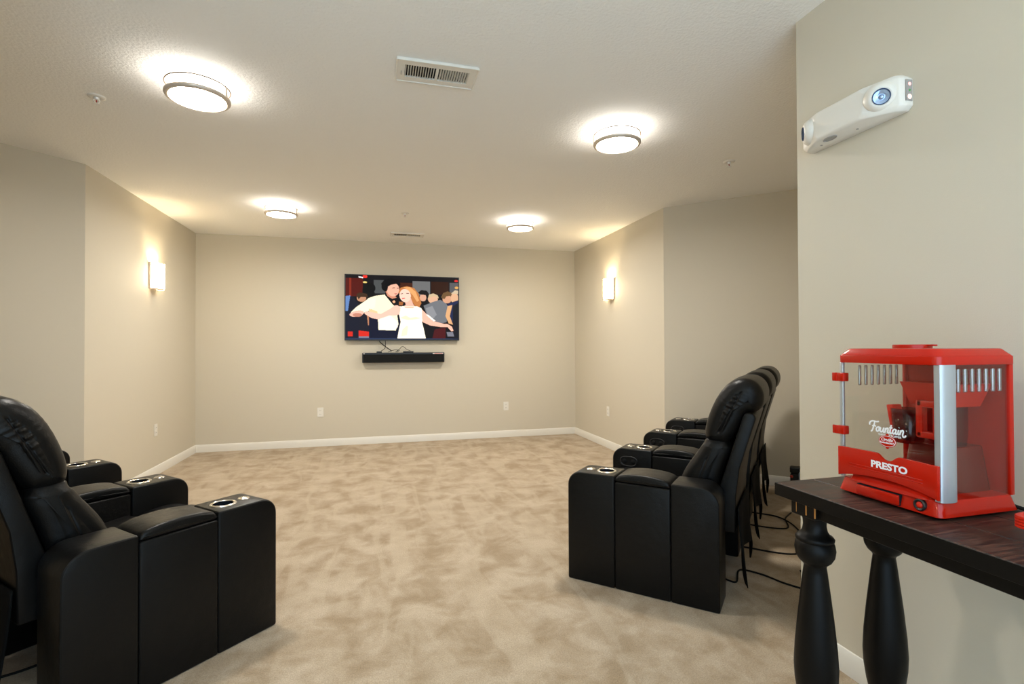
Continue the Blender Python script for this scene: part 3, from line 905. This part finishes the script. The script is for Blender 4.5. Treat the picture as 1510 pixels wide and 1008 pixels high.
cord('television_lead', [(0.01, YB - 0.022, 1.390), (0.02, YB - 0.03, 1.37), (0.08, YB - 0.05, 1.32), (0.14, YB - 0.055, 1.275), (0.17, YB - 0.06, SB + 0.022)], 0.006, 'thick black lead slanting from the television to the soundbar')
cord('television_lead', [(0.085, YB - 0.02, 1.393), (0.088, YB - 0.03, 1.33), (0.075, YB - 0.04, 1.285), (0.03, YB - 0.06, SB + 0.024)], 0.0035, 'thin black lead hanging to the plug box on the soundbar')
cord('speaker_lead', [(0.12, YB - 0.06, SB + 0.007), (0.20, YB - 0.06, SB + 0.035), (0.27, YB - 0.06, SB + 0.030), (0.235, YB - 0.06, SB + 0.006)], 0.0035, 'looped black lead lying on the soundbar')
cord('speaker_lead', [(0.22, YB - 0.06, SB + 0.008), (0.27, YB - 0.06, SB + 0.045), (0.315, YB - 0.06, SB + 0.085), (0.37, YB - 0.06, SB + 0.045), (0.42, YB - 0.06, SB + 0.023)], 0.0035, 'peaked black lead rising above the soundbar')

# ================================================================== EMERGENCY LIGHT
def emergency_light():
    t = thing('emergency_light', 'cream twin-head emergency light high on the wall over the console table', 'emergency light', (NXR, 1.545, 2.182))
    # body: local x negative is out of the wall, y along it. Octagonal plan with slanted ends, tapered above and below
    plan_w = [(0.0, -0.215), (0.0, 0.215)]
    sec = []   # rings from the wall outwards: (x, y0, y1, z0, z1)
    for x, y0, y1, z0, z1 in ((0.0, -0.215, 0.215, -0.062, 0.062), (-0.030, -0.215, 0.215, -0.064, 0.064), (-0.052, -0.205, 0.205, -0.064, 0.064), (-0.090, -0.120, 0.120, -0.056, 0.058), (-0.098, -0.105, 0.105, -0.050, 0.052)):
        sec.append((x, y0, y1, z0, z1))
    bm = bmesh.new(); rings = []
    for x, y0, y1, z0, z1 in sec:
        c = 0.016
        pts = [(y0 + c, z0), (y1 - c, z0), (y1, z0 + c), (y1, z1 - c), (y1 - c, z1), (y0 + c, z1), (y0, z1 - c), (y0, z0 + c)]
        rings.append([bm.verts.new((x, a, b)) for a, b in pts])
    for A, B in zip(rings, rings[1:]):
        for i in range(8): bm.faces.new((A[i], A[(i + 1) % 8], B[(i + 1) % 8], B[i]))
    bm.faces.new(rings[0]); bm.faces.new(rings[-1][::-1])
    bmesh.ops.recalc_face_normals(bm, faces=bm.faces)
    bmesh.ops.bevel(bm, geom=[e for e in bm.edges if e.calc_face_angle(0) > 0.25], offset=0.004, segments=2, profile=0.5, affect='EDGES')
    obj('housing', bm, 'whiteplastic', t, auto=0.6)
    for sy in (-1, 1):
        # head sits in the slanted end, axis outwards and along the wall
        ax = Vector((-0.78, sy * 0.60, -0.22 if sy < 0 else -0.05)).normalized()
        base = Vector((-0.062, sy * 0.150, 0.002))
        q = ax.to_track_quat('Z', 'Y').to_matrix().to_4x4()
        T = Matrix.Translation(base) @ q
        hd = obj('lamp_head', lathe([(0.056, -0.014), (0.055, 0.004), (0.050, 0.016), (0.042, 0.026), (0.034, 0.031), (0.028, 0.032), (0.026, 0.029)], 36, mtx=T), 'whiteplastic', t, True)
        obj('reflector', lathe([(0.0262, 0.029), (0.022, 0.026), (0.015, 0.027), (0.013, 0.024), (0.008, 0.023), (0.007, 0.027), (0.0, 0.028)], 32, mtx=T), 'lens', hd, True)
        obj('lens_rim', lathe([(0.0275, 0.0315), (0.0272, 0.0345), (0.0252, 0.0345), (0.0240, 0.030)], 36, mtx=T), 'lensrim', hd, True)
    # indicator plate on the end of the housing
    pl = obj('indicator_plate', box(-0.036, -0.008, -0.2185, -0.2145, -0.034, 0.040, 0.001, 1), 'greyplastic', t)
    for (z, r, m, nm) in ((0.024, 0.006, 'ledred', 'indicator_lamp'), (0.002, 0.004, 'ledgreen', 'test_button'), (-0.020, 0.009, 'ledorange', 'indicator_lamp')):
        obj(nm, lathe([(0, 0.003), (r * .8, 0.002), (r, 0)], 14, mtx=Matrix.Translation((-0.022, -0.2185, z)) @ Matrix.Rotation(PI / 2, 4, 'X')), m, pl, True)
    # oval test window on the underside
    bm = lathe([(0.030, 0.0), (0.030, 0.003), (0.026, 0.003), (0.025, 0.001), (0.0, 0.001)], 28)
    for v in bm.verts: v.co.x *= 0.42
    bmesh.ops.transform(bm, matrix=Matrix.Translation((-0.071, 0.055, -0.0605)) @ Matrix.Rotation(PI + 0.21, 4, 'Y'), verts=bm.verts)
    obj('underside_plate', bm, 'greyplastic', t)
    for y in (-0.045, 0.115):
        obj('screw', lathe([(0, 0.002), (0.004, 0.0015), (0.005, 0)], 12, mtx=Matrix.Translation((-0.05, y, -0.0635)) @ Matrix.Rotation(PI, 4, 'X')), 'greyplastic', t)
emergency_light()

# ================================================================== CONSOLE TABLE
TX0, TX1, TY1, TY0 = 1.240, 1.690, 1.365, -0.45
tb = thing('console_table', 'long dark espresso console table with turned legs against the wall', 'table', (0, 0, 0))
seams = [TX0, 1.385, 1.535, TX1]
for a, b in zip(seams, seams[1:]):
    obj('plank', box(a + 0.0008, b - 0.0008, TY0, TY1, TZ - 0.040, TZ, 0.0025, 1), 'wood', tb)
for (nm, x0, x1, y0, y1) in (('apron', TX0 + 0.046, TX0 + 0.068, TY0 + .15, TY1 - 0.12), ('apron', TX1 - 0.066, TX1 - 0.048, TY0 + .15, TY1 - 0.12), ('apron', TX0 + 0.13, TX1 - 0.138, TY1 - 0.075, TY1 - 0.053)):
    obj(nm, box(x0, x1, y0, y1, TZ - 0.0875, TZ - 0.0405, 0.002, 1), 'legwood', tb)
obj('edge_band', box(TX0 - 0.0018, TX0 + 0.0005, TY0, TY1, TZ - 0.0395, TZ - 0.0015, 0.0008, 1), 'legwood', tb)
obj('edge_band', box(TX0 - 0.001, TX1, TY1 - 0.0005, TY1 + 0.0018, TZ - 0.0395, TZ - 0.0015, 0.0008, 1), 'legwood', tb)
LEGP = [(0.045, 0.0), (0.047, 0.02), (0.047, 0.03), (0.034, 0.06), (0.028, 0.085), (0.030, 0.11), (0.040, 0.15), (0.052, 0.20), (0.0595, 0.255), (0.0615, 0.30), (0.0585, 0.36), (0.050, 0.45), (0.041, 0.53), (0.034, 0.59), (0.031, 0.612), (0.035, 0.620), (0.040, 0.624), (0.046, 0.630), (0.054, 0.645), (0.0572, 0.665), (0.054, 0.684), (0.050, 0.690), (0.0535, 0.694), (0.0545, 0.700), (0.050, 0.706), (0.041, 0.712), (0.035, 0.722), (0.032, 0.738), (0.033, 0.756), (0.038, 0.768), (0.0, 0.768)]
def table_leg(x, y, rub):
    g = obj('leg', lathe(LEGP, 40, mtx=Matrix.Translation((x, y, 0))), 'legwood', tb, auto=0.9)
    h = 0.046
    blk = obj('leg_block', box(x - h, x + h, y - h, y + h, 0.7675, TZ - 0.0405, 0.004), 'legwood', g)
    if rub:
        for (dx, dy, ww, hh) in ((-h, -h, 0.0045, 0.043), (-h, -h + 0.032, 0.0045, 0.046), (-h, h - 0.022, 0.003, 0.034)):
            o = obj('rubbed_edge', box(x + dx - ww * .5, x + dx + ww * .5, y + dy - ww * .5, y + dy + ww * .5, 0.776, 0.776 + hh, 0.0018, 2), 'rub', g)
for i, (lx, ly) in enumerate(((1.322, 1.293), (1.600, 1.293), (1.322, -0.36), (1.600, -0.36))):
    table_leg(lx, ly, i == 0)

# ================================================================== POPCORN MACHINE
PX0, PX1, PY0, PY1 = 1.352, 1.634, 0.945, 1.240
PW, PD = PY1 - PY0, PX1 - PX0
pcx, pcy = (PX0 + PX1) / 2, (PY0 + PY1) / 2
pm = thing('popcorn_machine', 'red popcorn machine with clear sides standing on the console table', 'popcorn machine', (pcx, pcy, TZ))
hx, hy = PD / 2, PW / 2
def frust(x, y, z0, z1, tx, ty, bev=0.006, seg=3, bm=None):
    """box of half size x,y at z0 narrowing by tx,ty at z1, rounded"""
    b = bmesh.new()
    A = [b.verts.new(p) for p in ((-x, -y, z0), (x, -y, z0), (x, y, z0), (-x, y, z0))]
    B = [b.verts.new(p) for p in ((-x + tx, -y + ty, z1), (x - tx, -y + ty, z1), (x - tx, y - ty, z1), (-x + tx, y - ty, z1))]
    b.faces.new(A[::-1]); b.faces.new(B)
    for i in range(4): b.faces.new((A[i], A[(i + 1) % 4], B[(i + 1) % 4], B[i]))
    bmesh.ops.recalc_face_normals(b, faces=b.faces)
    ve = [e for e in b.edges if abs(e.verts[0].co.z - e.verts[1].co.z) > 1e-5]
    bmesh.ops.bevel(b, geom=ve, offset=0.018, segments=5, profile=0.5, affect='EDGES')
    if bev:
        bmesh.ops.bevel(b, geom=[e for e in b.edges if len(e.link_faces) == 2 and e.calc_face_angle(0) > 0.7], offset=bev, segments=seg, profile=0.5, affect='EDGES')
    return merge(bm if bm is not None else bmesh.new(), b)
for sx in (-1, 1):
    for sy in (-1, 1):
        obj('foot', lathe([(0, 0.0), (0.012, 0.0), (0.014, 0.006), (0, 0.006)], 16, mtx=Matrix.Translation((sx * (hx - .035), sy * (hy - .035), 0))), 'matteblack', pm)
base = obj('base', frust(hx, hy, 0.0055, 0.046, 0.010, 0.010, 0.003), 'red', pm, auto=0.5)
# drawer set into the base front
dr = obj('drawer', box(-hx - 0.006, -hx + 0.030, -0.045, 0.078, 0.010, 0.037, 0.003), 'red', pm, auto=0.5)
obj('drawer_gap_shade', box(-hx - 0.0015, -hx + 0.010, -0.0465, 0.0795, 0.0085, 0.0385, 0.001, 1), 'dark', base)  # dark box that stands in for the shade around the drawer
tr = obj('scoop_tray', frust(0.040, hy - 0.030, 0.042, 0.076, 0.034, 0.004, 0.002), 'red', pm, auto=0.5)
tr.location = (-hx + 0.040, 0, 0)
sw = obj('power_switch', lathe([(0.0155, -0.004), (0.0155, 0.004), (0.0125, 0.006), (0.0085, 0.004)], 28, mtx=Matrix.Translation((-hx + 0.0035, -0.096, 0.027)) @ Matrix.Rotation(-PI / 2, 4, 'Y') @ Matrix.Rotation(0.0, 4, 'X')), 'blackplastic', pm, auto=0.6)
obj('switch_rocker', lathe([(0.0, 0.007), (0.005, 0.0065), (0.0085, 0.004), (0.0085, 0.0)], 24, mtx=Matrix.Translation((-hx + 0.0035, -0.096, 0.027)) @ Matrix.Rotation(-PI / 2, 4, 'Y')), 'redtub', sw, True)
# silver corner posts at the front, red ones behind
for sy in (-1, 1):
    bm = bmesh.new()
    y0, y1 = (sy * (hy - 0.011) - 0.0085, sy * (hy - 0.011) + 0.0085)
    if sy < 0:
        pts = []
        for i in range(25):      # broad bowed column on the switch side
            q = i / 24
            pts.append((-hx + 0.010 + 0.054 * q, -hy + 0.006 - 0.0075 * math.sin(PI * q) ** 0.6))
        pts += [(-hx + 0.064, -hy + 0.020), (-hx + 0.010, -hy + 0.020)]
        prism(pts, 0.044, 0.390, 'z', bm=bm)
    else:
        bm_box(bm, -hx + 0.010, -hx + 0.020, y0 + 0.004, y1, 0.044, 0.390, 0.0035, 3)
    obj('silver_post', bm, 'silver', pm, auto=0.7)
    obj('rear_post', box(hx - 0.026, hx - 0.010, sy * (hy - 0.012) - 0.006, sy * (hy - 0.012) + 0.006, 0.044, 0.392, 0.003), 'red', pm, auto=0.6)
    sp = obj('side_panel', box(-hx + (0.060 if sy < 0 else 0.018), hx - 0.024, sy * (hy - 0.011) - 0.001, sy * (hy - 0.011) + 0.001, 0.044, 0.391), 'clear', pm)
    for k in range(7):
        x = -hx + 0.080 + k * 0.0245
        bm = bmesh.new(); yy = sy * (hy - 0.011)
        bm_box(bm, x - 0.005, x + 0.005, yy - 0.0035, yy + 0.0035, 0.318, 0.380, 0.0032, 3)
        obj('vent_rib', bm, 'rib', sp, True)
obj('back_panel', box(hx - 0.017, hx - 0.012, -hy + 0.014, hy - 0.014, 0.044, 0.391), 'red', pm)
# roof
bm = frust(hx - 0.003, hy - 0.003, 0.389, 0.412, 0.0, 0.0, 0.002)
frust(hx - 0.003, hy - 0.003, 0.4115, 0.4315, 0.016, 0.016, 0.003, 3, bm)
obj('roof', bm, 'red', pm, auto=0.5)
cap = obj('butter_cup_lid', lathe([(0.046, 0.431), (0.046, 0.4405), (0.044, 0.4425), (0.0, 0.4425)], 40, mtx=Matrix.Translation((-0.015, 0.012, 0))), 'red', pm, auto=0.6)
obj('lid_tab', box(-0.022, -0.008, -0.052, -0.030, 0.4375, 0.4425, 0.001, 1), 'red', cap)
# door: clear pane and printed red lower panel
FX = -hx + 0.010
door = obj('door', box(FX - 0.001, FX + 0.001, -hy + 0.016, hy - 0.012, 0.120, 0.388), 'clear', pm)
top = []
yL, yR = hy - 0.006, -hy + 0.006
n = 40
for i in range(n + 1):
    q = i / n; y = yL + (yR - yL) * q
    d = -0.0165 * math.exp(-((q - 0.54) / 0.085) ** 4) * (0.75 + 0.25 * math.cos((q - 0.54) * 20))
    top.append((y, 0.136 + 0.003 * math.sin(q * PI) + d))
bot = []
for i in range(n + 1):
    q = 1 - i / n; y = yL + (yR - yL) * q
    bot.append((y, 0.049 + 0.020 * math.sin(q * PI) ** 0.8))
lp = obj('door_panel', prism(top + bot, FX - 0.011, FX - 0.0015, 'x', 0.0015, 2), 'red', door, auto=0.5)
bm = bmesh.new()
for z in (0.0915, 0.0835):
    tube([(FX - 0.0108, 0.105, z + .001), (FX - 0.0108, 0.0, z + 0.0015), (FX - 0.0108, -0.105, z + .001)], 0.0014, 6, bm, 4)
obj('panel_ridge', bm, 'red', lp if False else door, True)
for z in (0.345, 0.185):
    bm = bmesh.new()
    bm_box(bm, FX - 0.010, FX + 0.012, hy - 0.026, hy + 0.0005, z - 0.013, z + 0.013, 0.003, 2)
    bm_box(bm, FX - 0.012, FX - 0.006, hy - 0.004, hy + 0.012, z - 0.013, z + 0.013, 0.002, 2)
    obj('hinge', bm, 'red', door, auto=0.6)
# lettering: local plane of the door looks towards -x, letters run towards -y
def on_door(me, y, z, x, m, parent=door, nm='lettering'):
    mt = Matrix(((0, 0, -1, x), (-1, 0, 0, y), (0, 1, 0, z), (0, 0, 0, 1)))
    me.transform(mt)
    return link_mesh(nm, me, m, parent)
on_door(text_mesh('PRESTO', 0.0255, 0.0004, 0.0009, 0, 1.15), -0.016, 0.1055, FX - 0.0113, 'print', nm='brand_lettering')
# script word drawn as pen strokes
strokes = [
    [(-0.15, 1.15), (-0.25, 1.5), (0.0, 1.9), (0.5, 2.05), (1.2, 2.0), (1.75, 2.1)],
    [(0.85, 2.0), (0.75, 1.3), (0.62, 0.5), (0.42, -0.05), (0.2, -0.15)], [(0.35, 1.0), (0.75, 1.08), (1.2, 1.02)],
    [(1.75, 0.95), (1.42, 0.75), (1.35, 0.3), (1.6, 0.0), (1.9, 0.25), (1.95, 0.7), (1.75, 0.95), (2.2, 0.85)],
    [(2.25, 0.95), (2.18, 0.35), (2.4, 0.0), (2.75, 0.3), (2.9, 0.95), (2.85, 0.25), (3.05, 0.0), (3.2, 0.2)],
    [(3.3, 0.95), (3.28, 0.5), (3.22, 0.0), (3.35, 0.6), (3.65, 0.97), (3.85, 0.75), (3.8, 0.2), (3.98, 0.0), (4.15, 0.2)],
    [(4.4, 1.75), (4.32, 0.9), (4.28, 0.25), (4.45, 0.0), (4.65, 0.2)], [(4.05, 1.12), (4.7, 1.18)],
    [(5.45, 0.85), (5.15, 0.97), (4.85, 0.65), (4.88, 0.15), (5.1, 0.0), (5.4, 0.35), (5.5, 0.95), (5.45, 0.25), (5.6, 0.0), (5.8, 0.2)],
    [(5.98, 0.95), (5.92, 0.25), (6.08, 0.0), (6.25, 0.2)], [(6.0, 1.4), (6.03, 1.46)],
    [(6.38, 0.95), (6.36, 0.5), (6.30, 0.0), (6.45, 0.6), (6.75, 0.97), (6.95, 0.75), (6.88, 0.1), (7.05, -0.3), (7.4, -0.2), (7.5, 0.1)],
    [(7.5, 0.95), (7.55, 0.98)],
]
def script_mesh(strokes, sx, r, shear=0.12):
    bm = bmesh.new()
    for st_ in strokes:
        tube([((x + shear * y) * sx, y * sx * 1.0, 0) for x, y in st_], r, 6, bm, 5)
    for v in bm.verts: v.co.z *= 0.15
    bmesh.ops.recalc_face_normals(bm, faces=bm.faces)
    me = bpy.data.meshes.new('script'); bm.to_mesh(me); bm.free()
    for v in me.vertices: v.co.x -= 3.6 * sx
    return me
on_door(script_mesh(strokes, 0.0135, 0.0021), -0.004, 0.198, FX - 0.0016, 'print', nm='script_lettering')
on_door(text_mesh('THEATER POPPER', 0.0075, 0.0002, 0.0001, 0, 1.1), -0.012, 0.1905, FX - 0.0014, 'print', nm='small_lettering')
# oval emblem
def emblem_part(nm, rx, rz, x, m, parent):
    bm = lathe([(0, 0.0006), (1.0, 0.0006), (1.0, 0)], 40)
    for v in bm.verts: v.co = Vector((v.co.x * rx, v.co.y * rz, v.co.z))
    me = bpy.data.meshes.new(nm); bm.to_mesh(me); bm.free()
    return on_door(me, -0.006, 0.1745, x, m, parent, nm)
em = emblem_part('emblem', 0.0250, 0.0165, FX - 0.0012, 'red', door)
emblem_part('emblem_border', 0.0235, 0.0150, FX - 0.0016, 'print', em)
emblem_part('emblem_field', 0.0222, 0.0138, FX - 0.0020, 'red', em)
for dz in (0.0168, -0.0168):
    bm = lathe([(0, 0.0006), (0.0045, 0.0006), (0.0045, 0)], 20)
    me = bpy.data.meshes.new('emblem_knob'); bm.to_mesh(me); bm.free()
    on_door(me, -0.006, 0.1745 + dz, FX - 0.0013, 'red', em, 'emblem_knob')
on_door(text_mesh('Orville', 0.0120, 0.0002, 0.0002, 0.25), -0.0055, 0.1787, FX - 0.0030, 'print', em, 'emblem_lettering')
on_door(text_mesh("Redenbacher's", 0.0072, 0.0002, 0.0002, 0.2), -0.0060, 0.1705, FX - 0.0030, 'print', em, 'emblem_lettering')
# popping tower inside
ty, tx = -0.028, 0.048
tower = obj('popping_tower', frust(0.075, 0.070, 0.045, 0.165, 0.014, 0.010, 0.003), 'darkred', pm, auto=0.5)
tower.location = (tx, ty, 0)
hood = bmesh.new()
A = [(-0.052, -0.055), (0.052, -0.055), (0.052, 0.055), (-0.052, 0.055)]
va = [hood.verts.new((a, b, 0.272)) for a, b in A]; vb = [hood.verts.new((a * 1.32, b * 1.32, 0.335)) for a, b in A]; vc = [hood.verts.new((a * 1.25, b * 1.25, 0.335)) for a, b in A]; vd = [hood.verts.new((a * 0.93, b * 0.93, 0.277)) for a, b in A]
hood.faces.new(va[::-1]); hood.faces.new(vd)
for q, r_ in ((va, vb), (vb, vc), (vc, vd)):
    for i in range(4): hood.faces.new((q[i], q[(i + 1) % 4], r_[(i + 1) % 4], r_[i]))
ho = obj('hood', hood, 'redtub', pm); ho.location = (tx, ty, 0)
ch = obj('popping_chamber', lathe([(0.046, 0.160), (0.050, 0.20), (0.050, 0.272)], 36, mtx=Matrix.Translation((tx, ty, 0))), 'smoke', pm, True)
# measuring cup with loop handle hung on the front of the tower
cupo = obj('scoop_cup', lathe([(0, 0.165), (0.030, 0.166), (0.036, 0.175), (0.041, 0.262), (0.039, 0.262), (0.034, 0.178), (0, 0.170)], 36, mtx=Matrix.Translation((-0.045, 0.002, 0))), 'smoke', pm, True)
bm = bmesh.new()
for (z0, z1, y0, y1) in ((0.272, 0.290, -0.089, -0.034), (0.188, 0.206, -0.089, -0.034), (0.190, 0.290, -0.050, -0.032)):
    bm_box(bm, -0.066, -0.044, y0, y1, z0, z1, 0.004, 2)
bm_box(bm, -0.066, -0.044, -0.092, -0.076, 0.190, 0.288, 0.004, 2)
obj('scoop_handle', bm, 'redtub', cupo, auto=0.6)
obj('scoop_lip', prism([(a_ - 0.036, b_) for a_, b_ in ((0.062, 0.174), (0.066, 0.19), (0.080, 0.270), (0.060, 0.272), (0.050, 0.20), (0.052, 0.172))], -0.075, -0.040, 'x', 0.004, 2), 'redtub', cupo, auto=0.6)
# mains lead behind the machine
cord('mains_lead', [(PX1 + 0.008, 1.06, TZ + 0.03), (PX1 + 0.014, 1.02, TZ + 0.022), (PX1 + 0.012, 0.95, TZ + 0.007), (1.672, 0.89, TZ + 0.006), (1.62, 0.84, TZ + 0.006), (1.66, 0.70, TZ + 0.006)], 0.005, 'black mains lead lying behind the popcorn machine')

# ================================================================== STACK OF RED TUBS
def tub_mesh():
    bm = bmesh.new(); rows = []
    def sq(h, z, r):
        out = []
        for cx, cy, a0 in ((1, 1, 0), (-1, 1, PI / 2), (-1, -1, PI), (1, -1, 1.5 * PI)):
            for k in range(6):
                a = a0 + PI / 2 * k / 5
                out.append(bm.verts.new((cx * (h - r) + r * math.cos(a), cy * (h - r) + r * math.sin(a), z)))
        return out
    for h, z, r in ((0.0520, 0.0, 0.014), (0.0690, 0.039, 0.018), (0.0770, 0.039, 0.022), (0.0780, 0.040, 0.022), (0.0780, 0.0440, 0.022), (0.0770, 0.0450, 0.022), (0.0710, 0.0450, 0.019), (0.0675, 0.0410, 0.017), (0.0505, 0.002, 0.013)):
        rows.append(sq(h, z, r))
    for A, B in zip(rows, rows[1:]):
        for i in range(24): bm.faces.new((A[i], A[(i + 1) % 24], B[(i + 1) % 24], B[i]))
    bm.faces.new(rows[0][::-1]); bm.faces.new(rows[-1])
    return bm
tubs = ['red popcorn tub at the bottom of the nested stack on the console table', 'red popcorn tub, second up in the nested stack on the console table',
        'red popcorn tub, third up in the nested stack on the console table', 'red popcorn tub on top of the nested stack on the console table']
o0 = None
for k, lab in enumerate(tubs):
    if o0 is None: o = o0 = obj('popcorn_tub', tub_mesh(), 'redtub', auto=0.5)
    else: o = o0.copy(); COL.objects.link(o)
    tag(o, lab, 'tub', 'nested red popcorn tubs')
    o.location = (1.435, 0.732, TZ + 0.0005 + 0.0068 * k); o.rotation_euler = (0, 0, 0.12)

# ================================================================== CORDS AND CLUTTER ON THE FLOOR
r = 0.005
cord('floor_cord', [(1.80, 2.50, r), (1.86, 2.43, r), (1.90, 2.38, r), (2.02, 2.50, r), (2.10, 2.42, r), (2.14, 2.30, r), (2.20, 2.20, r), (2.23, 2.18, r), (2.35, 2.4, r)], r, 'black cord zigzagging over the carpet behind the recliner beside the console table', 'cord')
cord('floor_cord', [(2.02, 2.82, r), (2.12, 2.86, r), (2.25, 2.80, r), (2.45, 2.62, r), (2.60, 2.62, r), (2.85, 2.75, r)], r, 'black cord curving over the carpet behind the middle recliner', 'cord')
cord('floor_cord', [(2.45, 3.45, r), (2.52, 3.30, r), (2.62, 3.10, r), (2.80, 2.98, r), (2.95, 3.15, r), (3.1, 3.25, r)], r, 'black cord dipping over the carpet behind the recliner next to the slanted wall', 'cord')
cord('floor_cord', [(2.80, 3.35, r), (2.92, 3.22, r), (2.90, 3.05, r * 2.2), (2.82, 2.86, r), (2.74, 2.72, r), (2.70, 2.55, r)], r, 'tangled black cord crossing the carpet in the recess', 'cord')
cord('floor_cord', [(-1.80, 2.33, r), (-1.45, 2.45, r), (-1.338, 2.52, r), (-1.27, 2.58, r)], r, 'black cord on the carpet behind the recliner across from the console table', 'cord')
pb = thing('power_strip', 'black stacked power box on the floor in the recess beside a pale bottle', 'power box', (3.522, 3.641, 0), -PI / 4)
obj('body', box(-0.040, 0.040, -0.036, 0.036, 0.0, 0.185, 0.005), 'blackplastic', pb)
obj('cover', box(-0.043, 0.043, -0.039, 0.039, 0.195, 0.246, 0.010, 3), 'blackplastic', pb)
obj('neck', box(-0.033, 0.033, -0.030, 0.030, 0.184, 0.197), 'matteblack', pb)
obj('red_knob', lathe([(0, 0.012), (0.010, 0.010), (0.013, 0)], 16, mtx=Matrix.Translation((-0.030, -0.036, 0.165)) @ Matrix.Rotation(PI / 2, 4, 'X')), 'stickerred', pb, True)
bt = thing('bottle', 'small pale blue bottle on the floor in the recess beside a black box', 'bottle', (3.460, 3.512, 0), 0)
obj('body', lathe([(0, 0.0), (0.020, 0.0), (0.022, 0.004), (0.022, 0.215), (0.019, 0.228), (0.012, 0.233), (0.0, 0.233)], 28), 'bluebottle', bt, True)
obj('cap', lathe([(0.0125, 0.232), (0.013, 0.234), (0.013, 0.254), (0.011, 0.256), (0, 0.256)], 20), 'greyplastic', bt, True)
